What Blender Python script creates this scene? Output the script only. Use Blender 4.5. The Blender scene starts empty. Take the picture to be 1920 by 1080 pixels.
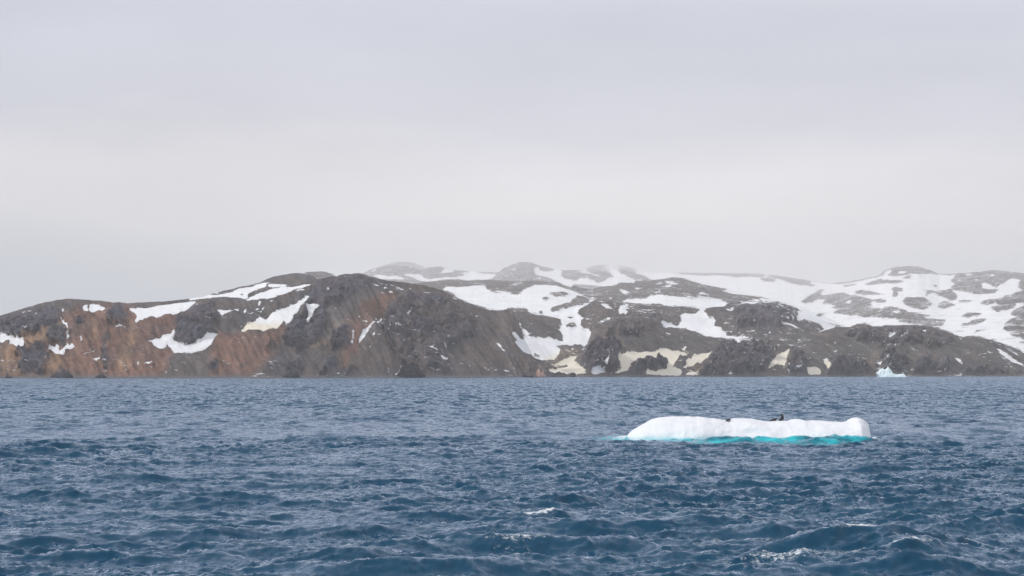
import bpy, bmesh, math, random
import numpy as np

C = bpy.context.scene.collection
sc = bpy.context.scene
random.seed(7)
RNG = np.random.default_rng(11)

# ------------------------------------------------------------------ camera
FPX = 70.0 / 36.0 * 1920.0            # focal length in photo pixels
HORIZON = 699.0                       # photo row of the sea horizon
PITCH = math.atan((HORIZON - 540.0) / FPX)
CAM_H = 10.0                          # deck height above the sea
cam_data = bpy.data.cameras.new('camera')
cam_data.lens = 70.0
cam_data.sensor_width = 36.0
cam_data.clip_start = 0.5
cam_data.clip_end = 90000.0
cam = bpy.data.objects.new('camera', cam_data)
cam.location = (0, 0, CAM_H)
cam.rotation_euler = (math.radians(90) + PITCH, 0, 0)
C.objects.link(cam)
sc.camera = cam

# ------------------------------------------------------------------ exposure
sc.view_settings.view_transform = 'Standard'
sc.view_settings.look = 'None'
sc.view_settings.exposure = 0.35
sc.view_settings.gamma = 1.0
sc.view_settings.use_curve_mapping = False

sc.cycles.volume_bounces = 2

# ------------------------------------------------------------------ node helper
class NT:
    def __init__(self, tree):
        self.t = tree
        tree.nodes.clear()
    def n(self, typ, **kw):
        nd = self.t.nodes.new(typ)
        for k, v in kw.items():
            setattr(nd, k, v)
        return nd
    def l(self, a, b):
        self.t.links.new(a, b)
    def put(self, sock, v):
        if hasattr(v, 'is_linked') or isinstance(v, bpy.types.NodeSocket):
            self.l(v, sock)
        else:
            sock.default_value = v
    def math(self, op, a, b=0.0, c=0.0, clamp=False):
        nd = self.n('ShaderNodeMath', operation=op, use_clamp=clamp)
        for i, v in enumerate((a, b, c)):
            self.put(nd.inputs[i], v)
        return nd.outputs[0]
    def step(self, v, lo, hi):
        nd = self.n('ShaderNodeMapRange', interpolation_type='SMOOTHSTEP')
        self.put(nd.inputs[0], v)
        self.put(nd.inputs[1], lo)
        self.put(nd.inputs[2], hi)
        return nd.outputs[0]
    def mix(self, f, a, b, blend='MIX'):
        nd = self.n('ShaderNodeMix', data_type='RGBA', blend_type=blend)
        self.put(nd.inputs[0], f)
        self.put(nd.inputs[6], a)
        self.put(nd.inputs[7], b)
        return nd.outputs[2]
    def noise(self, vec, scale, detail=4.0, rough=0.55, dist=0.0):
        nd = self.n('ShaderNodeTexNoise')
        if vec is not None:
            self.l(vec, nd.inputs['Vector'])
        nd.inputs['Scale'].default_value = scale
        nd.inputs['Detail'].default_value = detail
        nd.inputs['Roughness'].default_value = rough
        nd.inputs['Distortion'].default_value = dist
        return nd.outputs[0]
    def mapping(self, vec, scale=(1, 1, 1), rot=(0, 0, 0), loc=(0, 0, 0)):
        nd = self.n('ShaderNodeMapping')
        self.l(vec, nd.inputs[0])
        nd.inputs[1].default_value = loc
        nd.inputs[2].default_value = rot
        nd.inputs[3].default_value = scale
        return nd.outputs[0]
    def attr(self, name, out='Fac'):
        nd = self.n('ShaderNodeAttribute', attribute_name=name)
        return nd.outputs[out]
    def ramp(self, f, stops):
        nd = self.n('ShaderNodeValToRGB')
        self.put(nd.inputs[0], f)
        e = nd.color_ramp.elements
        while len(e) < len(stops):
            e.new(0.5)
        for k, (p, col) in enumerate(stops):
            e[k].position = p
            e[k].color = (*col, 1)
        return nd.outputs[0]

def rgb(c):
    return (c[0], c[1], c[2], 1.0)

# ------------------------------------------------------------------ sky: overcast
SUN_EL, SUN_AZ = math.radians(40), math.radians(250)   # azimuth from +Y clockwise: behind the camera, a bit left
world = bpy.data.worlds.new('World')
sc.world = world
world.use_nodes = True
w = NT(world.node_tree)
out = w.n('ShaderNodeOutputWorld')
sky = w.n('ShaderNodeTexSky', sky_type='NISHITA', sun_disc=False, sun_elevation=SUN_EL, sun_rotation=SUN_AZ)
bg_clear = w.n('ShaderNodeBackground')
w.l(sky.outputs[0], bg_clear.inputs[0])
bg_clear.inputs[1].default_value = 0.10
tc = w.n('ShaderNodeTexCoord')
direction = tc.outputs['Generated']
sep = w.n('ShaderNodeSeparateXYZ')
w.l(direction, sep.inputs[0])
zz = sep.outputs[2]
big = w.noise(w.mapping(direction, (2.2, 2.2, 6.0), (0.05, 0.09, 0.0)), 1.9, 4.0, 0.5)
soft = w.noise(w.mapping(direction, (4.0, 4.0, 15.0), (0.0, 0.03, 0.0), (3.1, 0.4, 1.7)), 1.5, 4.0, 0.5)
el = w.math('ADD', zz, w.math('MULTIPLY', w.math('SUBTRACT', big, 0.5), 0.075))
el = w.math('ADD', el, w.math('MULTIPLY', sep.outputs[0], 0.02))
el = w.math('MAXIMUM', w.math('MULTIPLY', el, 1.0), 0.0)
# overcast: a pale band low down, a lavender grey deck above it, brighter towards the zenith
low = w.ramp(w.math('MULTIPLY', el, 4.0, clamp=True), [
    (0.0, (0.76, 0.80, 0.83)), (0.12, (0.76, 0.785, 0.81)), (0.21, (0.80, 0.79, 0.805)), (0.31, (0.945, 0.90, 0.88)),
    (0.40, (0.88, 0.84, 0.84)), (0.50, (0.63, 0.625, 0.70)), (0.70, (0.60, 0.62, 0.715)), (1.0, (0.74, 0.74, 0.795))])
high = w.n('ShaderNodeMapRange', interpolation_type='SMOOTHSTEP')
w.put(high.inputs[0], zz)
high.inputs[1].default_value = 0.20
high.inputs[2].default_value = 0.95
high.inputs[3].default_value = 1.0
high.inputs[4].default_value = 0.98
mott = w.math('ADD', 0.81, w.math('MULTIPLY', soft, 0.38))
bright = w.math('MULTIPLY', w.math('MULTIPLY', high.outputs[0], mott), 0.86)
cloud = w.mix(1.0, low, (1, 1, 1, 1), 'MULTIPLY')
bg_cloud = w.n('ShaderNodeBackground')
w.l(cloud, bg_cloud.inputs[0])
w.l(bright, bg_cloud.inputs[1])
mixs = w.n('ShaderNodeMixShader')
mixs.inputs[0].default_value = 0.95
w.l(bg_clear.outputs[0], mixs.inputs[1])
w.l(bg_cloud.outputs[0], mixs.inputs[2])
w.l(mixs.outputs[0], out.inputs[0])

# ------------------------------------------------------------------ sun, veiled by the cloud
sun_data = bpy.data.lights.new('sun', 'SUN')
sun_data.energy = 1.5
sun_data.angle = math.radians(11)
sun_data.color = (1.0, 0.965, 0.92)
sun = bpy.data.objects.new('sun', sun_data)
sv = np.array([math.sin(SUN_AZ) * math.cos(SUN_EL), math.cos(SUN_AZ) * math.cos(SUN_EL), math.sin(SUN_EL)])
import mathutils
sun.rotation_euler = mathutils.Vector(sv).to_track_quat('Z', 'Y').to_euler()
sun.location = (0, -20, 60)
C.objects.link(sun)

# ------------------------------------------------------------------ geometry helpers
def at(px, py, Y):
    """world point seen at photo pixel (px, py) at depth Y"""
    c, v = (px - 960.0) / FPX, (540.0 - py) / FPX
    d = (c, math.cos(PITCH) - v * math.sin(PITCH), math.sin(PITCH) + v * math.cos(PITCH))
    s = Y / d[1]
    return d[0] * s, Y, CAM_H + d[2] * s

def project(X, Y, Z):
    Zr = Z - CAM_H
    yv = Y * math.cos(PITCH) + Zr * math.sin(PITCH)
    up = -Y * math.sin(PITCH) + Zr * math.cos(PITCH)
    return 960.0 + FPX * X / yv, 540.0 - FPX * up / yv

def z_at(py, Y):
    """height of a point seen on photo row py at depth Y (arrays)"""
    v = (540.0 - np.asarray(py, float)) / FPX
    return CAM_H + Y * (math.sin(PITCH) + v * math.cos(PITCH)) / (math.cos(PITCH) - v * math.sin(PITCH))

def gnoise(x, y, seed=0):
    """2D gradient noise, about -0.7..0.7"""
    x = np.asarray(x, np.float64); y = np.asarray(y, np.float64)
    xi = np.floor(x).astype(np.int64); yi = np.floor(y).astype(np.int64)
    xf = x - xi; yf = y - yi
    def grad(ix, iy, dx, dy):
        h = (ix * 374761393 + iy * 668265263 + seed * 982451653) & 0xffffffff
        h = ((h ^ (h >> 13)) * 1274126177) & 0xffffffff
        a = ((h ^ (h >> 16)) & 0xffff) * (2 * math.pi / 65536.0)
        return np.cos(a) * dx + np.sin(a) * dy
    u = xf * xf * xf * (xf * (xf * 6 - 15) + 10); v = yf * yf * yf * (yf * (yf * 6 - 15) + 10)
    a = grad(xi, yi, xf, yf); b = grad(xi + 1, yi, xf - 1, yf)
    c = grad(xi, yi + 1, xf, yf - 1); d = grad(xi + 1, yi + 1, xf - 1, yf - 1)
    return (a * (1 - u) + b * u) * (1 - v) + (c * (1 - u) + d * u) * v

def fbm(x, y, octv=4, seed=0, gain=0.5, ridged=False):
    s = 0.0; a = 1.0
    for k in range(octv):
        n = gnoise(x, y, seed + k * 17)
        s = s + a * ((0.45 - np.abs(n) * 1.6) if ridged else n)
        x = x * 2.03 + 11.3; y = y * 2.03 - 7.1; a *= gain
    return s

def mesh_from(name, co, quads=None, tris=None, mat=None, parent=None, smooth=True):
    me = bpy.data.meshes.new(name)
    co = np.ascontiguousarray(co, np.float32)
    me.vertices.add(len(co))
    me.vertices.foreach_set('co', co.ravel())
    idx = []; tot = []
    if quads is not None and len(quads):
        idx.append(np.asarray(quads, np.int32).ravel()); tot.append(np.full(len(quads), 4, np.int32))
    if tris is not None and len(tris):
        idx.append(np.asarray(tris, np.int32).ravel()); tot.append(np.full(len(tris), 3, np.int32))
    idx = np.concatenate(idx); tot = np.concatenate(tot)
    me.loops.add(len(idx)); me.loops.foreach_set('vertex_index', idx)
    me.polygons.add(len(tot))
    st = np.zeros(len(tot), np.int32); st[1:] = np.cumsum(tot)[:-1]
    me.polygons.foreach_set('loop_start', st)
    me.polygons.foreach_set('loop_total', tot)
    me.polygons.foreach_set('use_smooth', np.full(len(tot), smooth))
    me.update(calc_edges=True)
    me.validate()
    if mat: me.materials.append(mat)
    o = bpy.data.objects.new(name, me)
    C.objects.link(o)
    if parent: o.parent = parent
    return o

def add_attr(o, name, vals):
    a = o.data.attributes.new(name, 'FLOAT', 'POINT')
    a.data.foreach_set('value', np.ascontiguousarray(vals, np.float32).ravel())

def add_col(o, name, vals):
    a = o.data.attributes.new(name, 'FLOAT_COLOR', 'POINT')
    v = np.ones((len(vals), 4), np.float32); v[:, :3] = vals
    a.data.foreach_set('color', v.ravel())

def tag(o, label=None, cat=None, group=None, kind=None):
    if label: o['label'] = label
    if cat: o['category'] = cat
    if group: o['group'] = group
    if kind: o['kind'] = kind
    return o

def new_mat(name):
    m = bpy.data.materials.new(name)
    m.use_nodes = True
    return m, NT(m.node_tree)

# ------------------------------------------------------------------ the ground cover of the coast, surveyed as outlines
# coordinates are those of five survey sheets (0..4), 4.5 units to a photo pixel; sheet k starts at column SHEET[k], row 480
SHEET = (0, 380, 760, 1140, 1520)
SNOW = {
0: [[(140,490),(200,470),(280,455),(270,465),(200,485)],
 [(0,680),(40,675),(60,690),(115,683),(130,697),(190,690),(205,720),(190,780),(150,785),(110,790),(70,770),(80,735),(40,740),(0,745)],
 [(695,425),(720,415),(745,420),(740,450),(745,485),(720,480),(700,460)],
 [(750,420),(780,412),(830,425),(870,438),(890,452),(855,490),(845,470),(810,480),(765,492),(750,465)],
 [(525,445),(540,445),(535,470),(525,465)], [(525,490),(550,515),(545,525),(530,505)],
 [(515,530),(540,550),(565,590),(580,640),(582,690),(570,725),(562,700),(568,650),(555,610),(530,565)],
 [(400,770),(420,785),(440,755),(465,775),(475,745),(495,750),(500,800),(520,790),(545,760),(565,725),(590,745),(605,725),(635,755),(600,770),(575,770),(545,800),(535,835),(515,855),(490,840),(450,825),(430,815),(410,805)],
 [(670,690),(690,675),(700,710),(685,730),(675,720)],
 [(970,610),(1000,600),(1050,590),(1065,605),(1030,620),(975,628)],
 [(1085,440),(1150,440),(1240,437),(1340,420),(1480,405),(1640,388),(1655,395),(1600,440),(1540,470),(1500,480),(1460,495),(1400,495),(1340,515),(1310,530),(1290,510),(1240,530),(1215,520),(1205,545),(1175,555),(1150,573),(1137,565),(1155,515),(1150,490),(1110,465)],
 [(1645,435),(1660,410),(1670,410),(1660,430)],
 [(1600,372),(1680,350),(1720,340),(1800,340),(1800,355),(1720,365),(1640,375)],
 [(1235,735),(1280,715),(1340,680),(1400,650),(1445,640),(1475,618),(1470,650),(1460,680),(1480,710),(1530,728),(1590,735),(1650,720),(1720,705),(1790,670),(1815,655),(1830,685),(1775,755),(1700,780),(1590,805),(1540,830),(1490,848),(1465,845),(1450,810),(1440,760),(1415,738),(1395,755),(1375,790),(1310,790),(1290,760),(1280,740),(1240,745)]],
1: [[(0,345),(80,335),(170,325),(270,295),(310,275),(390,265),(450,245),(520,230),(570,225),(535,240),(535,262),(480,275),(420,300),(380,325),(385,355),(340,365),(310,360),(250,355),(240,360),(200,350),(120,352),(60,360),(0,370)],
 [(545,245),(600,237),(680,248),(730,255),(680,265),(600,272),(560,265)],
 [(360,385),(420,350),(500,312),(590,285),(680,268),(760,265),(830,250),(920,235),(905,250),(850,275),(780,290),(730,315),(680,345),(600,365),(500,370),(420,383)],
 [(790,295),(830,285),(870,285),(850,300),(800,312)],
 [(115,478),(150,468),(190,480),(230,470),(280,455),(320,450),(290,475),(240,495),(200,500),(160,520),(150,500)],
 [(470,500),(495,460),(520,420),(525,430),(500,470),(480,500)], [(460,430),(480,390),(495,395),(480,430)],
 [(560,400),(590,380),(600,390),(575,408)], [(345,475),(360,450),(370,460),(355,478)], [(395,425),(410,405),(420,412),(405,428)],
 [(310,650),(320,630),(365,600),(420,560),(480,508),(530,520),(580,490),(650,465),(700,450),(760,420),(820,390),(880,352),(900,350),(895,370),(860,400),(840,420),(800,465),(790,490),(770,500),(760,530),(720,580),(700,605),(690,635),(685,640),(695,590),(690,555),(650,580),(600,620),(570,650),(540,655),(515,680),(480,665),(460,660),(420,665),(390,655),(350,665)],
 [(880,440),(890,410),(940,415),(1000,425),(985,445),(940,490),(900,540),(885,565),(875,560),(890,500),(890,470)],
 [(1040,295),(1055,265),(1080,280),(1075,290),(1055,285)], [(1560,320),(1590,305),(1630,315),(1610,325)],
 [(950,182),(990,190),(975,200),(955,195)], [(1060,175),(1120,165),(1190,155),(1185,165),(1110,180)], [(1265,150),(1295,148),(1285,158)],
 [(1310,740),(1325,690),(1350,655),(1370,630),(1400,600),(1440,575),(1490,545),(1520,510),(1515,535),(1480,570),(1430,595),(1410,620),(1390,660),(1360,700),(1340,720),(1320,745)],
 [(1245,755),(1260,730),(1270,650),(1278,660),(1268,735),(1280,760)],
 [(1330,790),(1330,760),(1345,770),(1340,795)], [(1400,780),(1415,750),(1422,760),(1410,785)], [(1420,685),(1455,665),(1450,695)],
 [(1610,1005),(1640,985),(1670,950),(1695,925),(1685,960),(1660,1000),(1640,1010)], [(1555,995),(1570,975),(1575,990)],
 [(1725,500),(1750,470),(1775,435),(1770,460),(1740,500)],
 [(640,765),(670,755),(660,768)], [(700,715),(725,700),(720,720)], [(750,780),(775,795),(765,800)], [(910,775),(950,745),(940,765)],
 [(160,880),(185,890),(175,900)], [(205,945),(225,942),(215,950)], [(245,910),(258,908),(252,918)], [(825,795),(845,792),(838,802)], [(725,655),(745,655),(735,668)],
 [(1430,165),(1490,160),(1560,175),(1620,170),(1680,182),(1710,205),(1600,200),(1500,198),(1465,180)],
 [(1690,160),(1760,150),(1800,155),(1800,190),(1740,175)], [(1400,145),(1430,130),(1475,95),(1480,105),(1440,135)],
 [(1580,150),(1610,145),(1600,155)], [(1730,95),(1790,100),(1740,105)]],
2: [[(0,155),(60,160),(110,150),(130,160),(160,185),(200,200),(260,190),(350,180),(430,178),(500,165),(490,150),(430,135),(520,140),(600,140),(690,150),(770,150),(740,190),(660,205),(560,205),(440,200),(330,200),(270,210),(210,218),(130,215),(90,200),(40,175),(0,170)],
 [(280,150),(330,118),(380,115),(420,135),(340,142)],
 [(890,115),(930,105),(935,118),(900,122)], [(1010,130),(1040,125),(1035,138)], [(230,130),(260,128),(250,140)], [(880,95),(920,80),(925,92),(895,102)],
 [(1090,100),(1130,92),(1130,120),(1180,130),(1230,130),(1270,110),(1330,125),(1310,160),(1340,190),(1400,200),(1440,210),(1480,185),(1540,190),(1590,210),(1620,230),(1660,220),(1720,185),(1800,180),(1800,235),(1730,250),(1650,260),(1560,250),(1480,240),(1420,240),(1400,265),(1350,250),(1290,225),(1230,195),(1180,175),(1110,165),(1090,150)],
 [(1440,130),(1520,125),(1560,140),(1640,165),(1650,178),(1560,155)], [(1640,120),(1740,122),(1740,138),(1660,135)], [(1500,168),(1560,172),(1530,180)],
 [(1080,190),(1140,180),(1150,190),(1090,200)], [(880,243),(930,228),(990,222),(985,235),(920,242)], [(715,242),(770,248),(740,252)],
 [(305,285),(345,262),(420,262),(500,265),(560,250),(620,248),(680,255),(690,280),(710,300),(740,310),(790,305),(830,312),(880,320),(920,330),(950,330),(990,300),(1040,265),(1100,252),(1180,248),(1260,250),(1330,270),(1390,290),(1430,305),(1500,335),(1560,365),(1600,385),(1580,390),(1545,400),(1510,430),(1460,460),(1450,490),(1470,510),(1580,525),(1500,540),(1480,545),(1480,580),(1500,610),(1565,600),(1550,630),(1570,660),(1555,700),(1530,760),(1500,770),(1490,750),(1460,745),(1430,740),(1400,760),(1330,755),(1280,770),(1300,800),(1310,825),(1270,870),(1215,890),(1100,880),(1075,850),(1000,815),(960,780),(920,745),(940,710),(905,660),(900,635),(920,645),(945,670),(965,700),(1000,710),(1005,690),(985,640),(955,590),(965,580),(990,620),(1010,620),(1030,660),(1050,690),(1130,705),(1260,705),(1280,685),(1290,710),(1330,715),(1335,685),(1300,650),(1285,625),(1310,620),(1320,580),(1310,545),(1280,535),(1200,520),(1140,505),(1075,498),(1050,480),(1010,445),(975,435),(930,445),(880,450),(830,460),(760,462),(690,460),(640,435),(560,410),(480,380),(430,350),(390,320),(350,300)],
 [(1605,585),(1650,555),(1700,530),(1745,525),(1700,550),(1640,575)],
 [(1650,400),(1690,405),(1750,440),(1700,450),(1670,430)], [(1520,298),(1590,292),(1570,305),(1525,305)], [(1560,360),(1640,365),(1590,375)], [(1700,365),(1750,362),(1740,375)],
 [(1255,940),(1290,900),(1380,870),(1480,845),(1440,880),(1420,905),(1460,910),(1400,940),(1350,935),(1280,935)],
 [(1180,990),(1240,975),(1310,955),(1400,940),(1450,920),(1480,940),(1500,960),(1540,995),(1400,1000),(1260,1005)],
 [(1560,990),(1600,960),(1680,965),(1700,990),(1580,1005)], [(1760,990),(1800,975),(1830,985),(1800,1000)],
 [(1670,875),(1720,885),(1700,920),(1685,910)], [(1400,800),(1420,770),(1425,790),(1410,815)],
 [(285,850),(340,870),(355,890),(350,915),(320,895)], [(540,510),(590,520),(610,495),(612,530),(570,528)], [(430,428),(455,428),(450,440)],
 [(480,530),(510,550),(500,553)], [(140,298),(220,308),(215,318),(150,305)], [(45,315),(65,300),(60,315)], [(90,400),(110,388),(130,405),(105,408)],
 [(10,500),(45,450),(65,435),(50,475),(20,510)], [(590,620),(610,650),(600,665)], [(710,660),(752,705),(740,702)], [(755,750),(790,775),(850,850),(830,840),(790,795)],
 [(570,780),(620,860),(600,840)], [(900,945),(930,965),(915,970)], [(460,880),(475,885),(468,895)], [(690,795),(715,820),(705,822)], [(650,570),(662,575),(655,582)]],
3: [[(180,115),(330,145),(430,145),(560,150),(760,165),(880,165),(960,165),(1080,180),(1190,170),(1290,185),(1330,165),(1400,185),(1440,195),(1530,210),(1600,240),(1710,250),(1710,540),(1640,470),(1580,440),(1470,405),(1380,395),(1300,395),(1200,410),(1120,395),(1110,380),(1200,375),(1310,360),(1450,375),(1340,355),(1220,335),(1060,325),(1000,310),(920,285),(1010,280),(960,270),(860,255),(780,240),(700,210),(620,185),(540,182),(470,195),(370,205),(330,180),(310,165),(240,150)],
 [(0,120),(40,125),(140,155),(170,175),(230,205),(220,230),(150,225),(60,225),(30,245),(0,245),(0,185),(50,180)],
 [(250,200),(290,195),(270,218)], [(95,285),(140,295),(210,322),(150,322),(100,305)], [(210,275),(300,275),(260,288)], [(380,235),(450,225),(470,240),(430,245)],
 [(470,218),(530,215),(620,240),(560,245),(500,240)], [(430,262),(520,250),(560,260),(480,270)], [(330,288),(400,285),(370,292)], [(380,308),(455,290),(440,305),(400,315)],
 [(750,330),(790,310),(820,315),(870,345),(820,335),(770,342)],
 [(105,385),(170,360),(260,360),(320,365),(360,340),(430,335),(500,345),(590,350),(680,345),(740,355),(840,360),(940,370),(1000,390),(1010,405),(980,430),(900,440),(840,440),(810,470),(830,500),(850,520),(900,515),(905,545),(895,580),(910,595),(955,590),(960,625),(1000,650),(1000,675),(1090,680),(1190,672),(1150,690),(1210,700),(1130,710),(1100,720),(1150,745),(1090,730),(1060,705),(1000,700),(880,685),(790,660),(720,635),(650,620),(590,608),(500,605),(490,615),(460,590),(435,570),(500,575),(590,590),(615,570),(610,530),(605,510),(660,495),(740,490),(770,465),(770,450),(680,432),(560,430),(440,420),(330,410),(200,400)],
 [(980,630),(1050,622),(1060,632),(1000,638)],
 [(80,460),(100,430),(150,410),(180,415),(140,440),(165,465),(165,495),(120,520),(90,520),(110,490)], [(0,430),(40,440),(20,455),(0,450)], [(0,530),(35,530),(0,552)],
 [(990,455),(1050,448),(1080,455),(1040,475),(1000,465)], [(1025,545),(1030,500),(1045,530),(1035,545)],
 [(1440,510),(1500,530),(1545,545),(1520,552),(1460,535)], [(1440,540),(1500,570),(1580,600),(1680,635),(1640,630),(1540,600),(1480,575)],
 [(1580,455),(1640,480),(1700,500),(1760,540),(1800,560),(1800,585),(1720,555),(1650,535),(1600,545),(1590,510),(1610,490)],
 [(85,875),(110,850),(160,820),(220,808),(330,808),(430,802),(500,797),(560,805),(640,815),(690,828),(620,850),(590,880),(565,900),(545,950),(600,955),(640,985),(600,1008),(480,1010),(330,1005),(315,990),(345,970),(400,985),(490,960),(500,930),(520,910),(500,885),(470,890),(400,880),(330,885),(250,900),(200,915),(190,940),(170,970),(90,1000),(60,1000),(110,960),(110,920)],
 [(635,950),(660,920),(660,890),(720,850),(800,825),(890,812),(860,840),(830,880),(790,905),(740,925),(680,945)], [(650,1000),(700,980),(765,985),(740,1005)],
 [(615,790),(660,770),(665,780),(645,808)], [(185,805),(215,780),(205,800)], [(255,740),(290,745),(275,755)],
 [(1350,970),(1360,925),(1390,890),(1430,840),(1500,805),(1535,790),(1510,860),(1495,930),(1480,985),(1475,940),(1440,930),(1400,935),(1370,960)],
 [(1010,1000),(1040,990),(1080,1005),(1040,1012)], [(880,880),(900,865),(905,875),(890,885)], [(0,985),(60,990),(40,998)], [(1480,715),(1520,700),(1500,718)],
 [(475,660),(520,655),(540,672),(505,670)], [(605,690),(632,688),(618,702)]],
4: [[(0,210),(120,230),(240,240),(400,215),(560,180),(620,160),(720,175),(860,150),(1000,150),(1100,160),(1180,165),(1250,150),(1400,150),(1550,120),(1800,150),(1800,830),(1760,790),(1700,770),(1640,750),(1600,730),(1540,715),(1460,690),(1370,678),(1290,680),(1210,665),(1130,635),(1060,600),(980,580),(900,590),(760,590),(620,590),(500,595),(480,580),(400,575),(330,600),(260,600),(180,575),(60,540),(0,530)],
 [(640,680),(680,660),(720,655),(720,668),(670,690)], [(740,690),(770,680),(810,678),(800,695),(750,698)], [(925,635),(970,630),(965,655),(945,655)],
 [(1235,690),(1265,690),(1285,720),(1260,710)], [(1560,765),(1600,790),(1640,830),(1690,860),(1760,910),(1800,930),(1800,945),(1720,920),(1640,870),(1600,830)],
 [(1620,765),(1680,790),(1740,825),(1760,855),(1720,830),(1660,795)], [(1760,840),(1800,870),(1780,862)], [(1215,880),(1250,885),(1310,930),(1280,920),(1240,900)],
 [(1610,875),(1650,900),(1620,892)], [(660,705),(750,745),(700,732)], [(1100,735),(1130,740),(1110,752)], [(875,765),(895,775),(880,778)], [(195,745),(230,755),(200,760)],
 [(105,880),(125,860),(145,865),(155,895),(168,920),(155,970),(130,940),(115,915)], [(-30,970),(0,945),(50,945),(85,970),(85,1000),(20,1008),(-20,1005)],
 [(0,550),(60,570),(120,610),(100,630),(40,645),(60,650),(180,610),(230,600),(160,575),(60,540),(0,520)]],
}
BARE = {   # rock showing through the snow
1: [[(315,325),(355,318),(345,340),(318,338)], [(580,605),(605,590),(600,600),(585,612)], [(545,650),(565,635),(560,648)]],
2: [[(1155,365),(1185,350),(1220,365),(1200,382),(1160,378)], [(1205,315),(1290,310),(1395,320),(1330,350),(1260,350)], [(1130,465),(1150,460),(1158,480),(1140,490)],
 [(1350,600),(1390,560),(1430,560),(1445,600),(1400,630),(1360,625)], [(1080,832),(1140,845),(1135,860),(1090,855)],
 [(1215,470),(1240,440),(1310,420),(1400,385),(1450,340),(1500,345),(1560,375),(1545,395),(1450,420),(1320,460),(1230,480)], [(1360,525),(1400,518),(1430,528),(1390,538)],
 [(1540,600),(1640,560),(1640,720),(1560,720),(1570,660)]],
3: [[(760,150),(890,150),(880,165),(800,165)], [(1000,155),(1240,150),(1190,175),(1090,178)], [(1280,190),(1350,180),(1420,200),(1400,218),(1320,215)],
 [(1360,160),(1460,175),(1540,205),(1600,240),(1680,255),(1600,245),(1500,215)], [(1680,240),(1760,240),(1720,260)], [(1620,395),(1690,340),(1740,310),(1800,285),(1800,345),(1720,390),(1650,405)],
 [(1750,510),(1800,490),(1800,510)], [(680,360),(740,372),(700,376)], [(920,285),(1010,280),(985,292)], [(1415,920),(1440,915),(1445,925),(1420,928)]],
4: [[(600,160),(620,120),(680,95),(800,85),(910,85),(1000,115),(1080,155),(960,140),(860,150),(740,160),(680,165)],
 [(450,240),(500,220),(590,190),(610,205),(720,205),(810,215),(720,235),(600,235),(500,250)], [(680,280),(710,262),(780,280),(770,300),(720,305),(690,295)],
 [(760,180),(860,165),(830,195),(780,190)], [(1030,240),(1060,240),(1070,270),(1050,265)], [(270,250),(380,235),(390,245),(290,262)], [(40,310),(80,285),(130,285),(100,300)],
 [(370,300),(440,290),(520,305),(600,320),(640,325),(530,330),(430,330),(380,320)], [(690,330),(700,305),(740,315),(730,340),(700,345)],
 [(0,340),(60,345),(140,330),(270,310),(340,330),(430,345),(520,375),(590,365),(640,375),(640,400),(540,385),(500,400),(530,420),(480,435),(380,440),(280,440),(220,450),(160,440),(220,425),(150,405),(90,405),(130,370),(60,365),(0,400)],
 [(190,470),(260,450),(400,440),(500,440),(600,445),(680,430),(760,450),(830,480),(920,490),(1030,505),(960,520),(1040,535),(1140,545),(1110,590),(1060,590),(970,575),(900,570),(800,560),(740,545),(680,530),(560,520),(440,520),(380,505),(290,495),(200,490)],
 [(35,510),(70,490),(130,485),(80,515)], [(775,380),(800,350),(900,342),(960,355),(1025,400),(1010,430),(960,455),(880,440),(800,420)],
 [(925,290),(1000,290),(1080,300),(1180,280),(1200,300),(1240,340),(1230,370),(1180,375),(1100,350),(1040,310),(980,340),(960,330),(990,305)],
 [(1070,440),(1080,400),(1130,385),(1225,410),(1200,430),(1140,450)],
 [(1200,190),(1230,155),(1290,150),(1330,170),(1400,150),(1490,135),(1550,112),(1600,130),(1640,125),(1700,145),(1800,140),(1800,215),(1740,200),(1700,185),(1640,225),(1570,265),(1540,260),(1480,230),(1440,235),(1450,275),(1520,290),(1590,285),(1560,310),(1480,320),(1400,325),(1330,315),(1260,300),(1200,290),(1180,260),(1220,240),(1180,210)],
 [(1750,270),(1760,220),(1800,200),(1800,400),(1740,395),(1720,440),(1640,460),(1570,480),(1520,435),(1600,415),(1560,400),(1480,420),(1420,405),(1480,375),(1620,360),(1640,335),(1700,325),(1790,290)],
 [(1680,495),(1720,460),(1800,420),(1800,515),(1720,510)], [(1260,520),(1310,485),(1400,475),(1450,490),(1400,510),(1320,520)],
 [(1265,590),(1280,570),(1340,560),(1380,535),(1440,530),(1490,545),(1420,580),(1340,590),(1280,600)],
 [(1620,620),(1640,580),(1690,540),(1740,520),(1800,515),(1800,700),(1760,680),(1690,670),(1680,645)],
 [(1360,655),(1400,632),(1480,625),(1470,635),(1400,645)], [(1740,730),(1800,720),(1800,750)], [(1240,378),(1380,375),(1340,388),(1250,390)], [(185,520),(215,520),(200,530)]],
}
DRIFT = {  # small drifts lying on the bare rock of the far mountains
4: [[(620,160),(640,120),(685,118),(680,140),(640,165)], [(730,150),(750,125),(820,130),(790,145)], [(1230,215),(1270,190),(1270,215)], [(1490,160),(1550,155),(1540,172)],
 [(290,400),(320,372),(350,380),(330,410)], [(670,475),(720,468),(770,482),(720,488)], [(680,525),(730,515),(720,532)], [(870,500),(910,505),(895,515)], [(1290,580),(1320,562),(1340,575)],
 [(280,352),(320,345),(300,358)], [(490,475),(520,475),(505,488)], [(1380,195),(1420,200),(1400,212)], [(1660,345),(1700,340),(1690,352)]],
}
RUST, OCHRE, DARK, MIDDARK, TAN, OLIVE, BLACK, PINK, GREY = 'rust ochre dark middark tan olive black pink grey'.split()
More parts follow.
